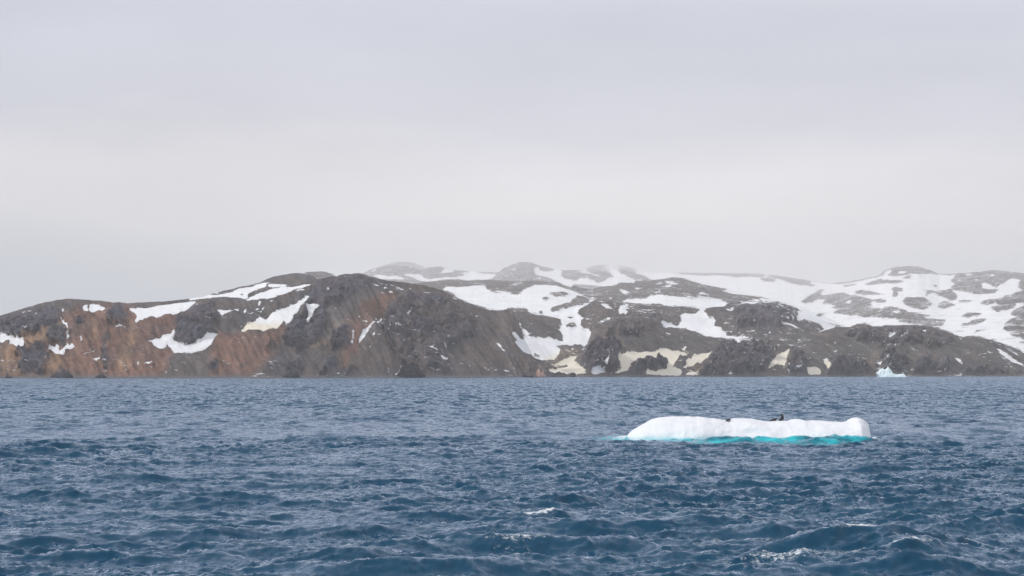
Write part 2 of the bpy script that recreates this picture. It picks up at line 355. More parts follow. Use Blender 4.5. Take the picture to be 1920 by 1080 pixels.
ROCKCOL = {'rust': (0.160, 0.095, 0.071), 'ochre': (0.26, 0.172, 0.108), 'dark': (0.078, 0.071, 0.083), 'middark': (0.092, 0.081, 0.080), 'tan': (0.19, 0.148, 0.112),
           'olive': (0.090, 0.081, 0.074), 'black': (0.014, 0.013, 0.018), 'pink': (0.48, 0.27, 0.20), 'grey': (0.103, 0.092, 0.089)}
ROCKS = {
0: [('rust', [(520,520),(640,420),(900,410),(1100,410),(1200,520),(1500,490),(1480,640),(1250,720),(1440,800),(1500,900),(1350,1020),(0,1040),(0,760),(380,560)]),
 ('dark', [(0,520),(140,500),(430,420),(500,450),(530,530),(470,560),(330,640),(200,690),(0,670)]),
 ('ochre', [(200,690),(330,640),(500,560),(520,580),(430,620),(400,700),(330,730),(240,800),(200,790)]),
 ('ochre', [(0,830),(60,760),(200,790),(150,860),(60,950),(0,990)]), ('ochre', [(380,900),(420,800),(560,840),(520,960),(430,1000)]), ('ochre', [(740,560),(790,560),(830,700),(780,760)]),
 ('ochre', [(60,1010),(210,860),(190,1010)]), ('ochre', [(1010,960),(1080,700),(1130,560),(1160,600),(1110,800),(1070,980)]),
 ('middark', [(425,640),(450,600),(490,590),(550,640),(565,700),(500,740),(420,740)]),
 ('dark', [(140,850),(160,790),(210,775),(240,800),(320,730),(390,780),(410,850),(370,940),(350,1010),(190,1010),(160,950),(210,860)]),
 ('dark', [(620,560),(660,520),(700,560),(690,600),(640,600)]), ('dark', [(905,520),(950,420),(1010,410),(1060,440),(1080,550),(1000,590),(920,600)]),
 ('dark', [(1465,690),(1500,560),(1520,510),(1600,470),(1660,420),(1800,400),(1800,660),(1720,700),(1590,735),(1500,720)]),
 ('dark', [(440,1020),(480,980),(540,965),(600,1010),(590,1030),(440,1030)]), ('grey', [(1450,870),(1600,815),(1800,780),(1800,1030),(1400,1030)]),
 ('middark', [(860,700),(910,640),(910,900),(890,1000),(860,900)])],
1: [('grey', [(0,370),(360,390),(600,380),(880,350),(830,380),(480,510),(300,620),(100,650),(0,680)]),
 ('rust', [(120,680),(300,650),(520,690),(690,570),(690,640),(640,740),(560,900),(430,1020),(60,1030),(60,800)]),
 ('dark', [(720,600),(800,520),(870,420),(900,250),(1000,200),(1320,150),(1440,200),(1250,350),(1020,430),(1040,560),(1000,690),(900,770),(720,790),(690,700)]),
 ('tan', [(1000,740),(1180,580),(1240,560),(1050,740),(900,830),(870,850)]), ('rust', [(1180,580),(1330,450),(1520,320),(1640,330),(1500,480),(1230,600)]),
 ('rust', [(1150,900),(1250,760),(1240,600),(1330,560),(1500,500),(1530,520),(1400,620),(1300,780),(1200,960)]),
 ('dark', [(1080,760),(1120,640),(1200,610),(1240,680),(1230,780),(1130,800)]), ('dark', [(700,1000),(720,930),(780,910),(850,970),(840,1000)]), ('dark', [(1190,1000),(1210,950),(1250,960),(1240,1005)]),
 ('dark', [(1010,970),(1060,890),(1110,870),(1120,920),(1070,975)]), ('dark', [(60,985),(70,930),(130,920),(130,970)]), ('dark', [(540,790),(590,740),(600,770),(560,800)]),
 ('middark', [(1500,640),(1560,450),(1700,330),(1800,320),(1800,1020),(1650,900)]), ('black', [(1660,1028),(1680,960),(1740,925),(1800,935),(1800,1028)]),  # black: darkness of the cave mouth, filled in as ground colour
 ('grey', [(590,190),(700,145),(850,140),(940,180),(900,240),(700,245)])],
2: [('middark', [(0,320),(250,310),(380,400),(560,560),(600,700),(380,760),(290,820),(380,1020),(0,940)]),
 ('dark', [(0,320),(120,310),(250,330),(350,420),(240,430),(120,380),(20,420)]), ('dark', [(60,560),(200,560),(260,660),(150,700),(60,660)]),
 ('black', [(0,935),(60,930),(130,970),(180,1022),(0,1030)]), ('olive', [(290,770),(430,700),(440,800),(350,850)]),
 ('dark', [(1490,850),(1560,770),(1650,740),(1800,740),(1800,980),(1720,990),(1560,960),(1500,930)]),
 ('tan', [(1200,890),(1300,830),(1420,800),(1520,790),(1500,830),(1350,880),(1250,920)]), ('tan', [(1260,930),(1340,925),(1300,945),(1200,965)]), ('middark', [(980,1000),(1010,975),(1090,978),(1100,1000)])],
3: [('dark', [(780,960),(850,870),(940,770),(1300,750),(1400,800),(1350,960),(1100,1020),(770,1020)]), ('dark', [(1500,1020),(1530,880),(1560,790),(1660,880),(1680,980),(1640,1020)]),
 ('dark', [(1050,470),(1150,400),(1350,395),(1550,450),(1610,500),(1540,550),(1350,600),(1100,610)]), ('middark', [(0,560),(120,510),(320,515),(420,580),(380,640),(0,680)]),
 ('olive', [(0,720),(500,640),(900,690),(1300,640),(1800,660),(1800,760),(900,760),(0,760)]), ('tan', [(380,700),(500,670),(560,680),(480,705)]), ('dark', [(190,1000),(250,905),(400,890),(500,900),(480,960),(340,970),(300,1005)]),
 ('tan', [(650,985),(740,930),(800,905),(780,980)])],
4: [('olive', [(0,660),(300,640),(950,620),(1500,720),(1800,830),(1800,1020),(0,1020)]), ('dark', [(130,1020),(150,930),(240,850),(300,900),(450,960),(550,1020)]),
 ('dark', [(570,900),(600,830),(680,800),(780,860),(830,900),(790,1000),(700,960)]), ('dark', [(870,920),(920,850),(980,880),(990,1000),(870,1000)]), ('dark', [(1090,930),(1130,860),(1170,900),(1160,1000),(1100,1000)]),
 ('dark', [(1000,920),(1040,910),(1045,990),(1000,990)]), ('dark', [(1250,1020),(1300,950),(1450,940),(1600,980),(1760,1010),(1760,1025)]),
 ('middark', [(300,640),(480,580),(950,600),(1250,690),(1100,760),(800,740),(400,720)]), ('tan', [(480,980),(560,880),(600,820),(560,800),(500,880)]), ('tan', [(800,870),(900,830),(1100,850),(1000,890),(880,860)])],
}
CREAM = {2: [[(1180,860),(1330,820),(1540,800),(1560,1010),(1150,1010)]], 3: [[(60,780),(950,790),(950,1015),(40,1015)], [(1330,780),(1560,780),(1530,1010),(1330,990)]],
         4: [[(-40,930),(200,850),(200,1015),(-40,1015)]], 1: [[(300,560),(700,560),(560,690),(320,690)]], 0: []}

# ------------------------------------------------------------------ survey sheets -> fields over the coast
PX0, PY0, SW, SH = -20, 470, 1960, 250
def fill(poly, dst, val):
    p = np.asarray(poly, float)
    x0, x1 = max(int(p[:, 0].min()), 0), min(int(p[:, 0].max()) + 2, SW)
    y0, y1 = max(int(p[:, 1].min()), 0), min(int(p[:, 1].max()) + 2, SH)
    if x1 <= x0 or y1 <= y0: return
    acc = np.zeros((y1 - y0, x1 - x0))
    for ox, oy in ((.25, .25), (.75, .25), (.25, .75), (.75, .75)):
        gx, gy = np.meshgrid(np.arange(x0, x1) + ox, np.arange(y0, y1) + oy)
        ins = np.zeros(gx.shape, bool)
        for (ax, ay), (bx, by) in zip(p, np.roll(p, -1, axis=0)):
            if ay == by: continue
            cr = ((ay > gy) != (by > gy)) & (gx < (bx - ax) * (gy - ay) / (by - ay) + ax)
            ins ^= cr
        acc += ins * 0.25
    d = dst[y0:y1, x0:x1]
    if d.ndim == 3: d[:] = d * (1 - acc[..., None]) + np.asarray(val) * acc[..., None]
    elif dst.dtype == np.int32: d[acc > 0.3] = val
    else: d[:] = d * (1 - acc) + val * acc

def blur(a, n):
    for _ in range(n):
        for ax in (0, 1):
            a = (np.roll(a, 1, ax) + 2 * a + np.roll(a, -1, ax)) * 0.25
    return a

def sheet(k, poly):
    return [(SHEET[k] + x / 4.5 - PX0, 480 + y / 4.5 - PY0) for x, y in poly]

F_SNOW = np.zeros((SH, SW)); F_LABEL = np.zeros((SH, SW), np.int32)
F_CREAM = np.zeros((SH, SW)); F_CRAG = np.zeros((SH, SW))
F_TINT = np.zeros((SH, SW, 3)); F_TINT[:] = (0.106, 0.092, 0.087)
lab = 0
for k in SNOW:
    for poly in SNOW[k]:
        q = sheet(k, poly); fill(q, F_SNOW, 1.0)
        lab += 1
        a = np.asarray(q); area = 0.5 * abs(np.dot(a[:, 0], np.roll(a[:, 1], 1)) - np.dot(a[:, 1], np.roll(a[:, 0], 1)))
        if area > 45: fill(q, F_LABEL, lab)
for k in BARE:
    for poly in BARE[k]: fill(sheet(k, poly), F_SNOW, 0.0)
for k in DRIFT:
    for poly in DRIFT[k]: fill(sheet(k, poly), F_SNOW, 1.0)
CRAGGY = {'dark': 1.0, 'middark': 0.8, 'black': 0.6}
for k in ROCKS:                        # soils first, running into each other
    for name, poly in ROCKS[k]:
        if name not in CRAGGY: fill(sheet(k, poly), F_TINT, ROCKCOL[name])
F_TINT = blur(F_TINT, 34)
for k in ROCKS:                        # then the crags that stand out of them, plus the cave's painted darkness
    for name, poly in ROCKS[k]:
        if name in CRAGGY:
            q = sheet(k, poly); fill(q, F_TINT, ROCKCOL[name]); fill(q, F_CRAG, CRAGGY[name])
for k in CREAM:
    for poly in CREAM[k]: fill(sheet(k, poly), F_CREAM, 1.0)
# above the skyline the survey is blank: carry the ground at the skyline upwards
_sk = np.array([(-20,595),(0,592),(85,567),(130,561),(240,569),(372,559),(460,536),(515,517),(575,511),(630,515),(690,507),(740,497),(806,502),(880,509),(935,510),(985,491),(1040,504),(1200,511),(1400,513),(1480,519),(1560,530),(1640,517),(1700,499),(1762,513),(1865,505),(1940,512)], float)
_sr = (np.interp(np.arange(SW) + PX0, _sk[:, 0], _sk[:, 1]) - PY0 + 2).astype(int)
_row = F_SNOW[_sr, np.arange(SW)]
_sm = np.convolve(np.pad(_row, 30, mode='edge'), np.hanning(61) / np.hanning(61).sum(), 'valid')
for _c in range(SW):                  # the higher, the more blended
    _h = np.clip((_sr[_c] - np.arange(_sr[_c])) / 5.0, 0, 1)
    F_SNOW[:_sr[_c], _c] = _row[_c] * (1 - _h) + _sm[_c] * _h
F_FAR = 0.74 * blur(F_SNOW, 1) + 0.26 * blur(F_SNOW, 8)
F_SNOW = 0.62 * blur(F_SNOW, 1) + 0.38 * blur(F_SNOW, 18)
F_TINT = blur(F_TINT, 6); F_CRAG = blur(F_CRAG, 8); F_CREAM = blur(F_CREAM, 24)

def sample(F, px, py):
    """bilinear lookup; beyond the survey's sides the ground carries on mirrored"""
    x = np.where(px < 0, -px, px); x = np.where(x > 1920, 3840 - x, x)
    x = np.clip(x - PX0 - 0.5, 0, SW - 1.001); y = np.clip(py - PY0 - 0.5, 0, SH - 1.001)
    xi = x.astype(int); yi = y.astype(int); fx = x - xi; fy = y - yi
    if F.ndim == 3: fx = fx[..., None]; fy = fy[..., None]
    return (F[yi, xi] * (1 - fx) + F[yi, xi + 1] * fx) * (1 - fy) + (F[yi + 1, xi] * (1 - fx) + F[yi + 1, xi + 1] * fx) * fy

# ------------------------------------------------------------------ rock and snow material
def make_ground():
    m, t = new_mat('rock_and_snow')
    out = t.n('ShaderNodeOutputMaterial'); p = t.n('ShaderNodeBsdfPrincipled'); t.l(p.outputs[0], out.inputs[0])
    geo = t.n('ShaderNodeNewGeometry'); pos = geo.outputs['Position']
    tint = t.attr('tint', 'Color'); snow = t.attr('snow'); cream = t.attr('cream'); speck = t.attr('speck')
    far = t.attr('coarse')
    n_big = t.noise(pos, 0.012, 5.0, 0.6)
    n_mid = t.noise(pos, 0.05, 7.0, 0.72)
    n_fine = t.noise(pos, 0.22, 5.0, 0.7)
    n_talus = t.noise(t.mapping(pos, (1.0, 0.22, 0.22)), 0.06, 5.0, 0.6, 0.6)
    v = t.math('ADD', t.math('MULTIPLY', n_mid, 0.9), t.math('MULTIPLY', n_fine, 0.8))
    v = t.math('ADD', v, t.math('MULTIPLY', n_talus, 0.7))
    v = t.math('ADD', t.math('MULTIPLY', t.math('SUBTRACT', v, 1.2), 1.15), 1.0)
    v = t.math('MAXIMUM', v, 0.35)
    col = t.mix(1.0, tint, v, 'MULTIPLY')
    warm = t.mix(t.step(n_big, 0.42, 0.62), (1.06, 0.99, 0.93, 1), (0.96, 1.0, 1.06, 1))
    col = t.mix(1.0, col, warm, 'MULTIPLY')
    # snow edge frayed by the ground's own roughness
    fray = t.math('MULTIPLY', t.math('SUBTRACT', t.math('ADD', t.math('MULTIPLY', n_fine, 0.30), t.math('MULTIPLY', n_mid, 0.70)), 0.5), 3.0)
    s = t.math('ADD', t.math('ADD', snow, fray), t.math('MULTIPLY', t.math('MULTIPLY', t.math('SUBTRACT', t.noise(t.mapping(pos, (0.5, 0.35, 2.2)), 0.03, 4.0, 0.6), 0.52), 4.2), speck))
    s_mask = t.step(s, 0.42, 0.53)
    # scattered leftovers in hollows
    clus = t.math('MULTIPLY', t.math('SUBTRACT', t.noise(pos, 0.006, 3.0), 0.5), 0.5)
    n_sp = t.noise(t.mapping(pos, (0.55, 0.8, 1.0)), 0.085, 5.0, 0.62, 0.4)
    sp = t.step(t.math('ADD', t.math('ADD', n_sp, clus), t.math('MULTIPLY', speck, 0.30)), 0.735, 0.765)
    s_mask = t.math('MAXIMUM', s_mask, sp)
    white = t.mix(cream, (0.86, 0.87, 0.885, 1), (0.80, 0.745, 0.62, 1))
    snow_shading = t.math('ADD', 0.84, t.math('MULTIPLY', t.noise(t.mapping(pos, (1, 0.5, 2.5)), 0.011, 5.0, 0.6), 0.28))  # soft grey shading of the snow's undulations, put into its colour
    white = t.mix(1.0, white, snow_shading, 'MULTIPLY')
    full = t.mix(s_mask, col, white)
    t.l(full, p.inputs['Base Color'])
    p.inputs['Roughness'].default_value = 0.9
    p.inputs['Specular IOR Level'].default_value = 0.2
    bmp = t.n('ShaderNodeBump'); bmp.inputs['Strength'].default_value = 1.0
    bmp.inputs['Distance'].default_value = 2.2
    h = t.math('ADD', t.math('MULTIPLY', n_mid, 1.0), t.math('MULTIPLY', n_fine, 0.5))
    h = t.math('MULTIPLY', h, t.math('SUBTRACT', 1.0, t.math('MULTIPLY', s_mask, 0.9)))
    t.l(h, bmp.inputs['Height']); t.l(bmp.outputs[0], p.inputs['Normal'])
    return m
M_GROUND = make_ground()

# ------------------------------------------------------------------ terrain: every hill its own sheet of ground, at its own distance
SKYLINE = np.full(6000, 1e9)          # lowest photo row already covered, per half column from -1000
def interp(pts, x):
    a = np.asarray(pts, float)
    return np.interp(x, a[:, 0], a[:, 1])

def terrain(name, label, x0, x1, dx, rows, foot, foot_d, ridge, ridge_d, shape=1.0, beach=False, big=6.0, crag=9.0, fine=1.8, speck=0.0, seed=1, back=500.0, jag=1.2, hum=110.0):
    xs = np.arange(x0, x1 + dx * 0.5, dx); nc = len(xs)
    nb = 14
    s = np.concatenate([np.linspace(0, 1, rows), 1 + np.linspace(0, 1, nb + 1)[1:] ** 1.5]); nr = len(s)
    PX, S = np.meshgrid(xs, s)
    fd = interp(foot_d, xs); rd = interp(ridge_d, xs)
    rp = interp(ridge, xs) + jag * fbm(xs / 17.0, xs * 0 + seed, 4, seed)
    zr = z_at(rp, rd)
    zf = np.full(nc, -2.0) if foot is None else z_at(interp(foot, xs), fd)
    Sc = np.clip(S, 0, 1)
    if beach:
        b = 0.07
        t = np.clip((Sc - b) / (1 - b), 0, 1)
        Zp = np.where(Sc < b, -2.0 + 5.5 * Sc / b, 3.5 + (zr[None] - 3.5) * t ** shape)
    else:
        Zp = zf[None] + (zr - zf)[None] * Sc ** shape
    Y = fd[None] + (rd - fd)[None] * Sc + np.clip(S - 1, 0, None) * back
    Z = Zp - np.clip(S - 1, 0, None) ** 1.0 * (np.maximum(zr[None], 0) * 1.0 + 12.0)
    Z = np.maximum(Z, -6.0)
    X = Y * (PX - 960.0) / (FPX * math.cos(PITCH))
    px, py = project(X, Y, Z)
    cwx = 12 * fbm(px / 22.0, py / 22.0, 4, 203, 0.7)
    cragm = sample(F_CRAG, px + cwx, py - cwx); snow = sample(F_FAR if fd[0] > 9000 else F_SNOW, px, py)
    w_edge = np.clip(Sc / 0.10, 0, 1) * (1 - 0.85 * np.clip((S - 0.55) / 0.45, 0, 1) ** 2)
    w_edge = np.where(S > 1, 0.15, w_edge)
    if beach: w_edge = w_edge * np.clip((Sc - 0.04) / 0.1, 0.12, 1)
    n_hum = fbm(X / hum, Y / hum, 4, seed)
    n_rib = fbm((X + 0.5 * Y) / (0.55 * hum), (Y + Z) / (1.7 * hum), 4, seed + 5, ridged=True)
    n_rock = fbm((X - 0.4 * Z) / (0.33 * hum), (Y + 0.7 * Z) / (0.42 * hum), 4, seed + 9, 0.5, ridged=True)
    n_fine = fbm(X / 9.0, Y / 9.0, 3, seed + 3)
    gul = fbm((X + 0.25 * Y) / 26.0, Y / 220.0, 3, seed + 7)
    soft = 1 - 0.8 * np.clip(snow, 0, 1)
    ribs = fbm((X + 0.45 * Y) / (0.75 * hum), Y / (2.3 * hum) + Z / (3 * hum), 3, seed + 31, 0.5, ridged=True)
    dz = w_edge * (big * n_hum + 1.6 * big * soft * ribs + soft * (fine * n_fine + 1.6 * fine * gul * (1 - cragm)) + cragm * soft * crag * (0.6 * n_rib + 0.75 * n_rock - 0.1) + 1.0 * cragm)
    Z = Z + dz
    Y = Y - w_edge * cragm * soft * crag * (1.3 * n_rib + 1.2 * n_rock + 0.3)
    px2, py2 = project(X, Y, Z)
    # what stands in front hides this sheet there: no survey, so a plain mix of rock and snow
    col = np.clip(((px2 + 1000) * 2).astype(int), 0, 5999)
    hidden = (py2 > SKYLINE[col] + 1.5) | (S > 1.02)
    wx_ = 9 * fbm(px / 26.0, py / 26.0, 5, 201, 0.7); wy_ = 9 * fbm(px / 26.0, py / 26.0, 5, 202, 0.7)
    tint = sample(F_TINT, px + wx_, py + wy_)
    speckv = np.full(S.shape, speck)
    pro = np.clip(0.5 + 1.6 * n_hum, 0, 1)
    snow = np.where(hidden, pro, snow)
    tint = np.where(hidden[..., None], np.array((0.106, 0.092, 0.087)), tint)
    # streaks of scree down the fall line, and the grey shingle of the beach
    st = fbm((X + 0.35 * Y) / 7.0, Y / 70.0, 3, seed + 13)
    st2 = fbm((X + 0.3 * Y) / 40.0, Y / 260.0, 3, seed + 14)
    tint = tint * np.clip(1 + (0.72 * st + 0.5 * st2) * (1 - 0.6 * cragm) + cragm * (0.38 * n_rock + 0.2 * n_rib), 0.5, 1.9)[..., None]  # crag relief shading goes into the tint: ridges lighter, hollows darker
    if beach:
        bm = np.clip(1 - (Sc - 0.05) / 0.035, 0, 1)[..., None] * (S < 1)[..., None]
        tint = tint * (1 - bm) + np.array((0.125, 0.122, 0.125)) * (1 + 0.5 * fbm(X / 6.0, Y / 3.0, 3, seed + 15))[..., None] * bm
        wet = np.clip((1.6 - Z) / 0.8, 0, 1)[..., None]
        tint = tint * (1 - 0.3 * wet)
        snow = snow * np.clip((Z - 2.2) / 1.5, 0, 1)
    Z = Z + 1.0 * np.clip(snow, 0, 1) * np.clip(Sc / 0.1, 0, 1)
    cream = sample(F_CREAM, px, py)
    label_at = np.zeros(S.shape, np.int32)
    xi = np.clip((px - PX0).astype(int), 0, SW - 1); yi = np.clip((py - PY0).astype(int), 0, SH - 1)
    label_at = np.where(hidden | (px < 0) | (px > 1920), 0, F_LABEL[yi, xi])
    # update the skyline with this sheet
    top = py2.min(axis=0); cx = px2[rows - 1]
    hx = np.arange(6000) * 0.5 - 1000
    mine = np.interp(hx, cx, top, left=1e9, right=1e9)
    np.minimum(SKYLINE, mine, out=SKYLINE)
    # mesh: the snow patches one can tell apart are pieces of their own, the rest is the ground
    co = np.stack([X, Y, Z], -1).reshape(-1, 3)
    idx = np.arange(nr * nc).reshape(nr, nc)
    quads = np.stack([idx[:-1, :-1], idx[:-1, 1:], idx[1:, 1:], idx[1:, :-1]], -1).reshape(-1, 4)
    vis = (~hidden).reshape(-1)
    # smooth vertex normals of the whole sheet, shared by the pieces
    dX = np.gradient(np.stack([X, Y, Z], -1), axis=1); dS = np.gradient(np.stack([X, Y, Z], -1), axis=0)
    nrm = np.cross(dX, dS).reshape(-1, 3); nrm /= np.maximum(np.linalg.norm(nrm, axis=1, keepdims=True), 1e-9)
    fl = label_at.reshape(-1)[quads].max(axis=1)
    cnt = np.bincount(fl, minlength=1)
    keep = [k for k in range(1, len(cnt)) if cnt[k] >= 14]
    fl = np.where(np.isin(fl, keep), fl, 0)
    chan = dict(snow=snow, cream=cream, speck=speckv)
    def piece(pname, faces, parent=None):
        u, inv = np.unique(faces, return_inverse=True)
        o = mesh_from(pname, co[u], quads=inv.reshape(-1, 4), mat=M_GROUND, parent=parent)
        for k, vv in chan.items(): add_attr(o, k, vv.reshape(-1)[u])
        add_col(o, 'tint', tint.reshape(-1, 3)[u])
        o.data.normals_split_custom_set_from_vertices(nrm[u].astype(np.float32).tolist()) if len(u) < 400000 else None
        return o
    root = piece(name, quads[fl == 0])
    tag(root, label, kind='structure')
    for k in keep:
        piece('snow_patch', quads[fl == k], root)
    return root

# nearest first, so that each sheet knows what stands in front of it
SHORE_D = [(-700, 3450), (0, 3600), (500, 3720), (1000, 4150), (1200, 4550), (1600, 5150), (1920, 5400), (2600, 5900)]
terrain('headland', 'reddish brown rocky headland with dark crags and snow patches on the left', -640, 1078, 1.7, 215,
    None, SHORE_D,
    [(-700,600),(-400,588),(-150,604),(-60,598),(0,592),(30,583),(85,567),(130,561),(200,566),(240,569),(300,566),(340,562),(372,559),(420,557),(470,549),(540,537),(585,527),(612,521),(640,516),(672,512.5),(690,517),(712,524),(735,528),(765,531),(795,535),(828,543),(850,555),(872,568),(900,579),(920,583),(945,580),(962,583),(972,612),(985,640),(1000,668),(1030,685),(1050,694),(1075,706),(1090,709)],
    [(-700,4000),(0,4080),(300,4150),(600,4300),(690,4330),(830,4420),(960,4450),(1000,4420),(1040,4330),(1090,4290)],
    shape=0.95, beach=True, big=9.0, crag=14.0, fine=2.2, speck=0.20, seed=3, back=420)
terrain('coastal_hill', 'low dark hill ending in sea cliffs behind the shore on the right', 985, 2560, 1.9, 130,
    None, [(x, d + 90 * (x < 1080)) for x, d in SHORE_D],
    [(985,707),(1010,700),(1040,692),(1062,684),(1090,672),(1101,650),(1107,625),(1115,609),(1135,602),(1160,596),(1200,593.5),(1222,598),(1240,611),(1262,620),(1300,629),(1330,634),(1370,638),(1400,636),(1450,630),(1490,626),(1530,622),(1560,615),(1585,611),(1612,607),(1626,608),(1640,611),(1700,609),(1740,612),(1770,622),(1800,630),(1850,635),(1880,643),(1920,662),(1960,668),(2100,650),(2300,660),(2600,690)],
    [(985,4700),(1100,4950),(1200,5150),(1500,5600),(1700,5750),(1920,5900),(2600,6300)],
    shape=0.8, beach=True, big=7.0, crag=24.0, fine=2.2, speck=0.30, seed=21, back=500)
terrain('rocky_hill', 'grey hill with a crag and a snow filled gully behind the coast', 860, 1660, 2.0, 110,
    [(850,705),(1660,700)], [(850,4700),(1100,5250),(1660,5800)],
    [(850,650),(900,600),(940,590),(962,585),(980,584),(1000,588),(1022,592),(1050,590),(1075,580),(1090,571),(1105,566),(1130,565),(1160,568),(1200,573),(1260,576),(1300,577),(1325,577),(1345,572),(1370,567.5),(1400,566.5),(1440,567),(1470,570),(1490,577),(1512,586),(1540,600),(1562,612),(1600,625),(1660,650)],
    [(850,5300),(1100,6000),(1400,6250),(1660,6400)], shape=1.0, big=10.0, crag=24.0, fine=2.4, speck=0.36, seed=33, back=500, hum=140)
terrain('domed_hill', 'smooth grey dome with snow aprons behind the headland', 250, 720, 2.2, 80,
    [(250,640),(720,640)], [(250,4700),(720,4900)],
    [(250,600),(330,575),(372,560),(420,545),(460,536),(485,531),(500,524),(515,518),(535,514.5),(555,512),(575,513),(590,519),(600,526),(640,545),(720,580)],
    [(250,5200),(720,5500)], shape=1.0, big=4.5, crag=6.0, fine=1.8, speck=0.2, seed=41, back=500)
terrain('rounded_hill', 'long grey brown ridge above the snow bowl in the middle', 540, 1640, 2.2, 90,
    [(540,640),(1640,640)], [(540,5600),(1000,6000),(1640,6400)],
    [(540,530),(575,510),(590,509),(610,510),(625,515),(645,525),(700,528),(760,534),(800,529),(840,525),(880,523.5),(930,525),(960,527),(1000,526.5),(1040,529),(1062,532),(1090,540),(1112,542),(1140,533),(1170,530),(1200,527.5),(1235,522),(1262,520),(1290,524),(1315,530),(1340,537),(1370,544),(1400,550),(1430,556),(1465,563),(1500,575),(1560,600),(1640,640)],
    [(540,9500),(1000,10500),(1640,10500)], shape=1.0, big=9.0, crag=24.0, fine=3.0, speck=0.42, seed=52, back=700, hum=190)
terrain('snowy_mountain', 'broad snow covered mountains with bare rock islands at the back', 560, 2640, 2.5, 120,
    [(560,640),(2640,700)], [(560,9500),(1100,9000),(1600,7800),(1900,7000),(2640,7000)],
    [(560,570),(640,540),(682,512),(700,503),(720,499),(740,498),(765,499),(790,506),(805,502),(825,499.5),(850,505),(880,509),(935,511),(945,503),(960,496),(975,491.5),(985,491),(1000,493),(1012,499),(1040,504),(1060,506.5),(1100,506),(1130,504),(1160,504),(1180,506),(1205,512),(1240,513),(1300,513),(1350,512.5),(1400,514),(1450,515.5),(1480,520),(1520,527),(1560,531),(1600,527),(1630,521),(1648,517),(1658,507),(1672,501.5),(1700,499),(1722,499.5),(1745,507),(1762,514),(1785,514),(1800,512),(1840,510),(1862,505.5),(1880,508),(1920,512),(1990,505),(2100,520),(2300,500),(2640,540)],
    [(560,23000),(1000,23500),(1400,27000),(1540,27000),(1640,19500),(1780,18000),(1920,15500),(2640,13000)], shape=0.9, big=6.0, crag=12.0, fine=5.0, speck=0.58, seed=63, back=1200, jag=1.6, hum=480)
terrain('far_mountain', 'faint mountain tops half lost in the low cloud', 560, 1960, 3.0, 46,
    [(560,600),(1960,600)], [(560,34000),(1960,34000)],
    [(560,560),(690,508),(715,500),(735,493),(752,490.5),(772,492),(795,501),(850,520),(1000,530),(1085,508),(1108,500),(1130,496.5),(1158,497),(1185,503),(1230,512),(1330,511),(1420,512.5),(1500,523),(1560,532),(1700,560),(1960,580)],
    [(560,44000),(1960,44000)], shape=1.0, big=40.0, crag=10.0, fine=8.0, speck=0.2, seed=77, back=1500, jag=1.5, hum=500)

# ------------------------------------------------------------------ water
FLOE_Y = 300.0
FLOE_X0, FLOE_X1 = (1175 - 960) / FPX * FLOE_Y, (1629.5 - 960) / FPX * FLOE_Y
def floe_halfdepth(X):
    u = np.clip((X - FLOE_X0) / (FLOE_X1 - FLOE_X0), 0, 1)
    return 6.2 * np.clip(np.minimum(u / 0.22, (1 - u) / 0.06), 0, 1) ** 0.55 * (1 + 0.10 * np.sin(u * 9.0) + 0.05 * np.sin(u * 23.0 + 1))

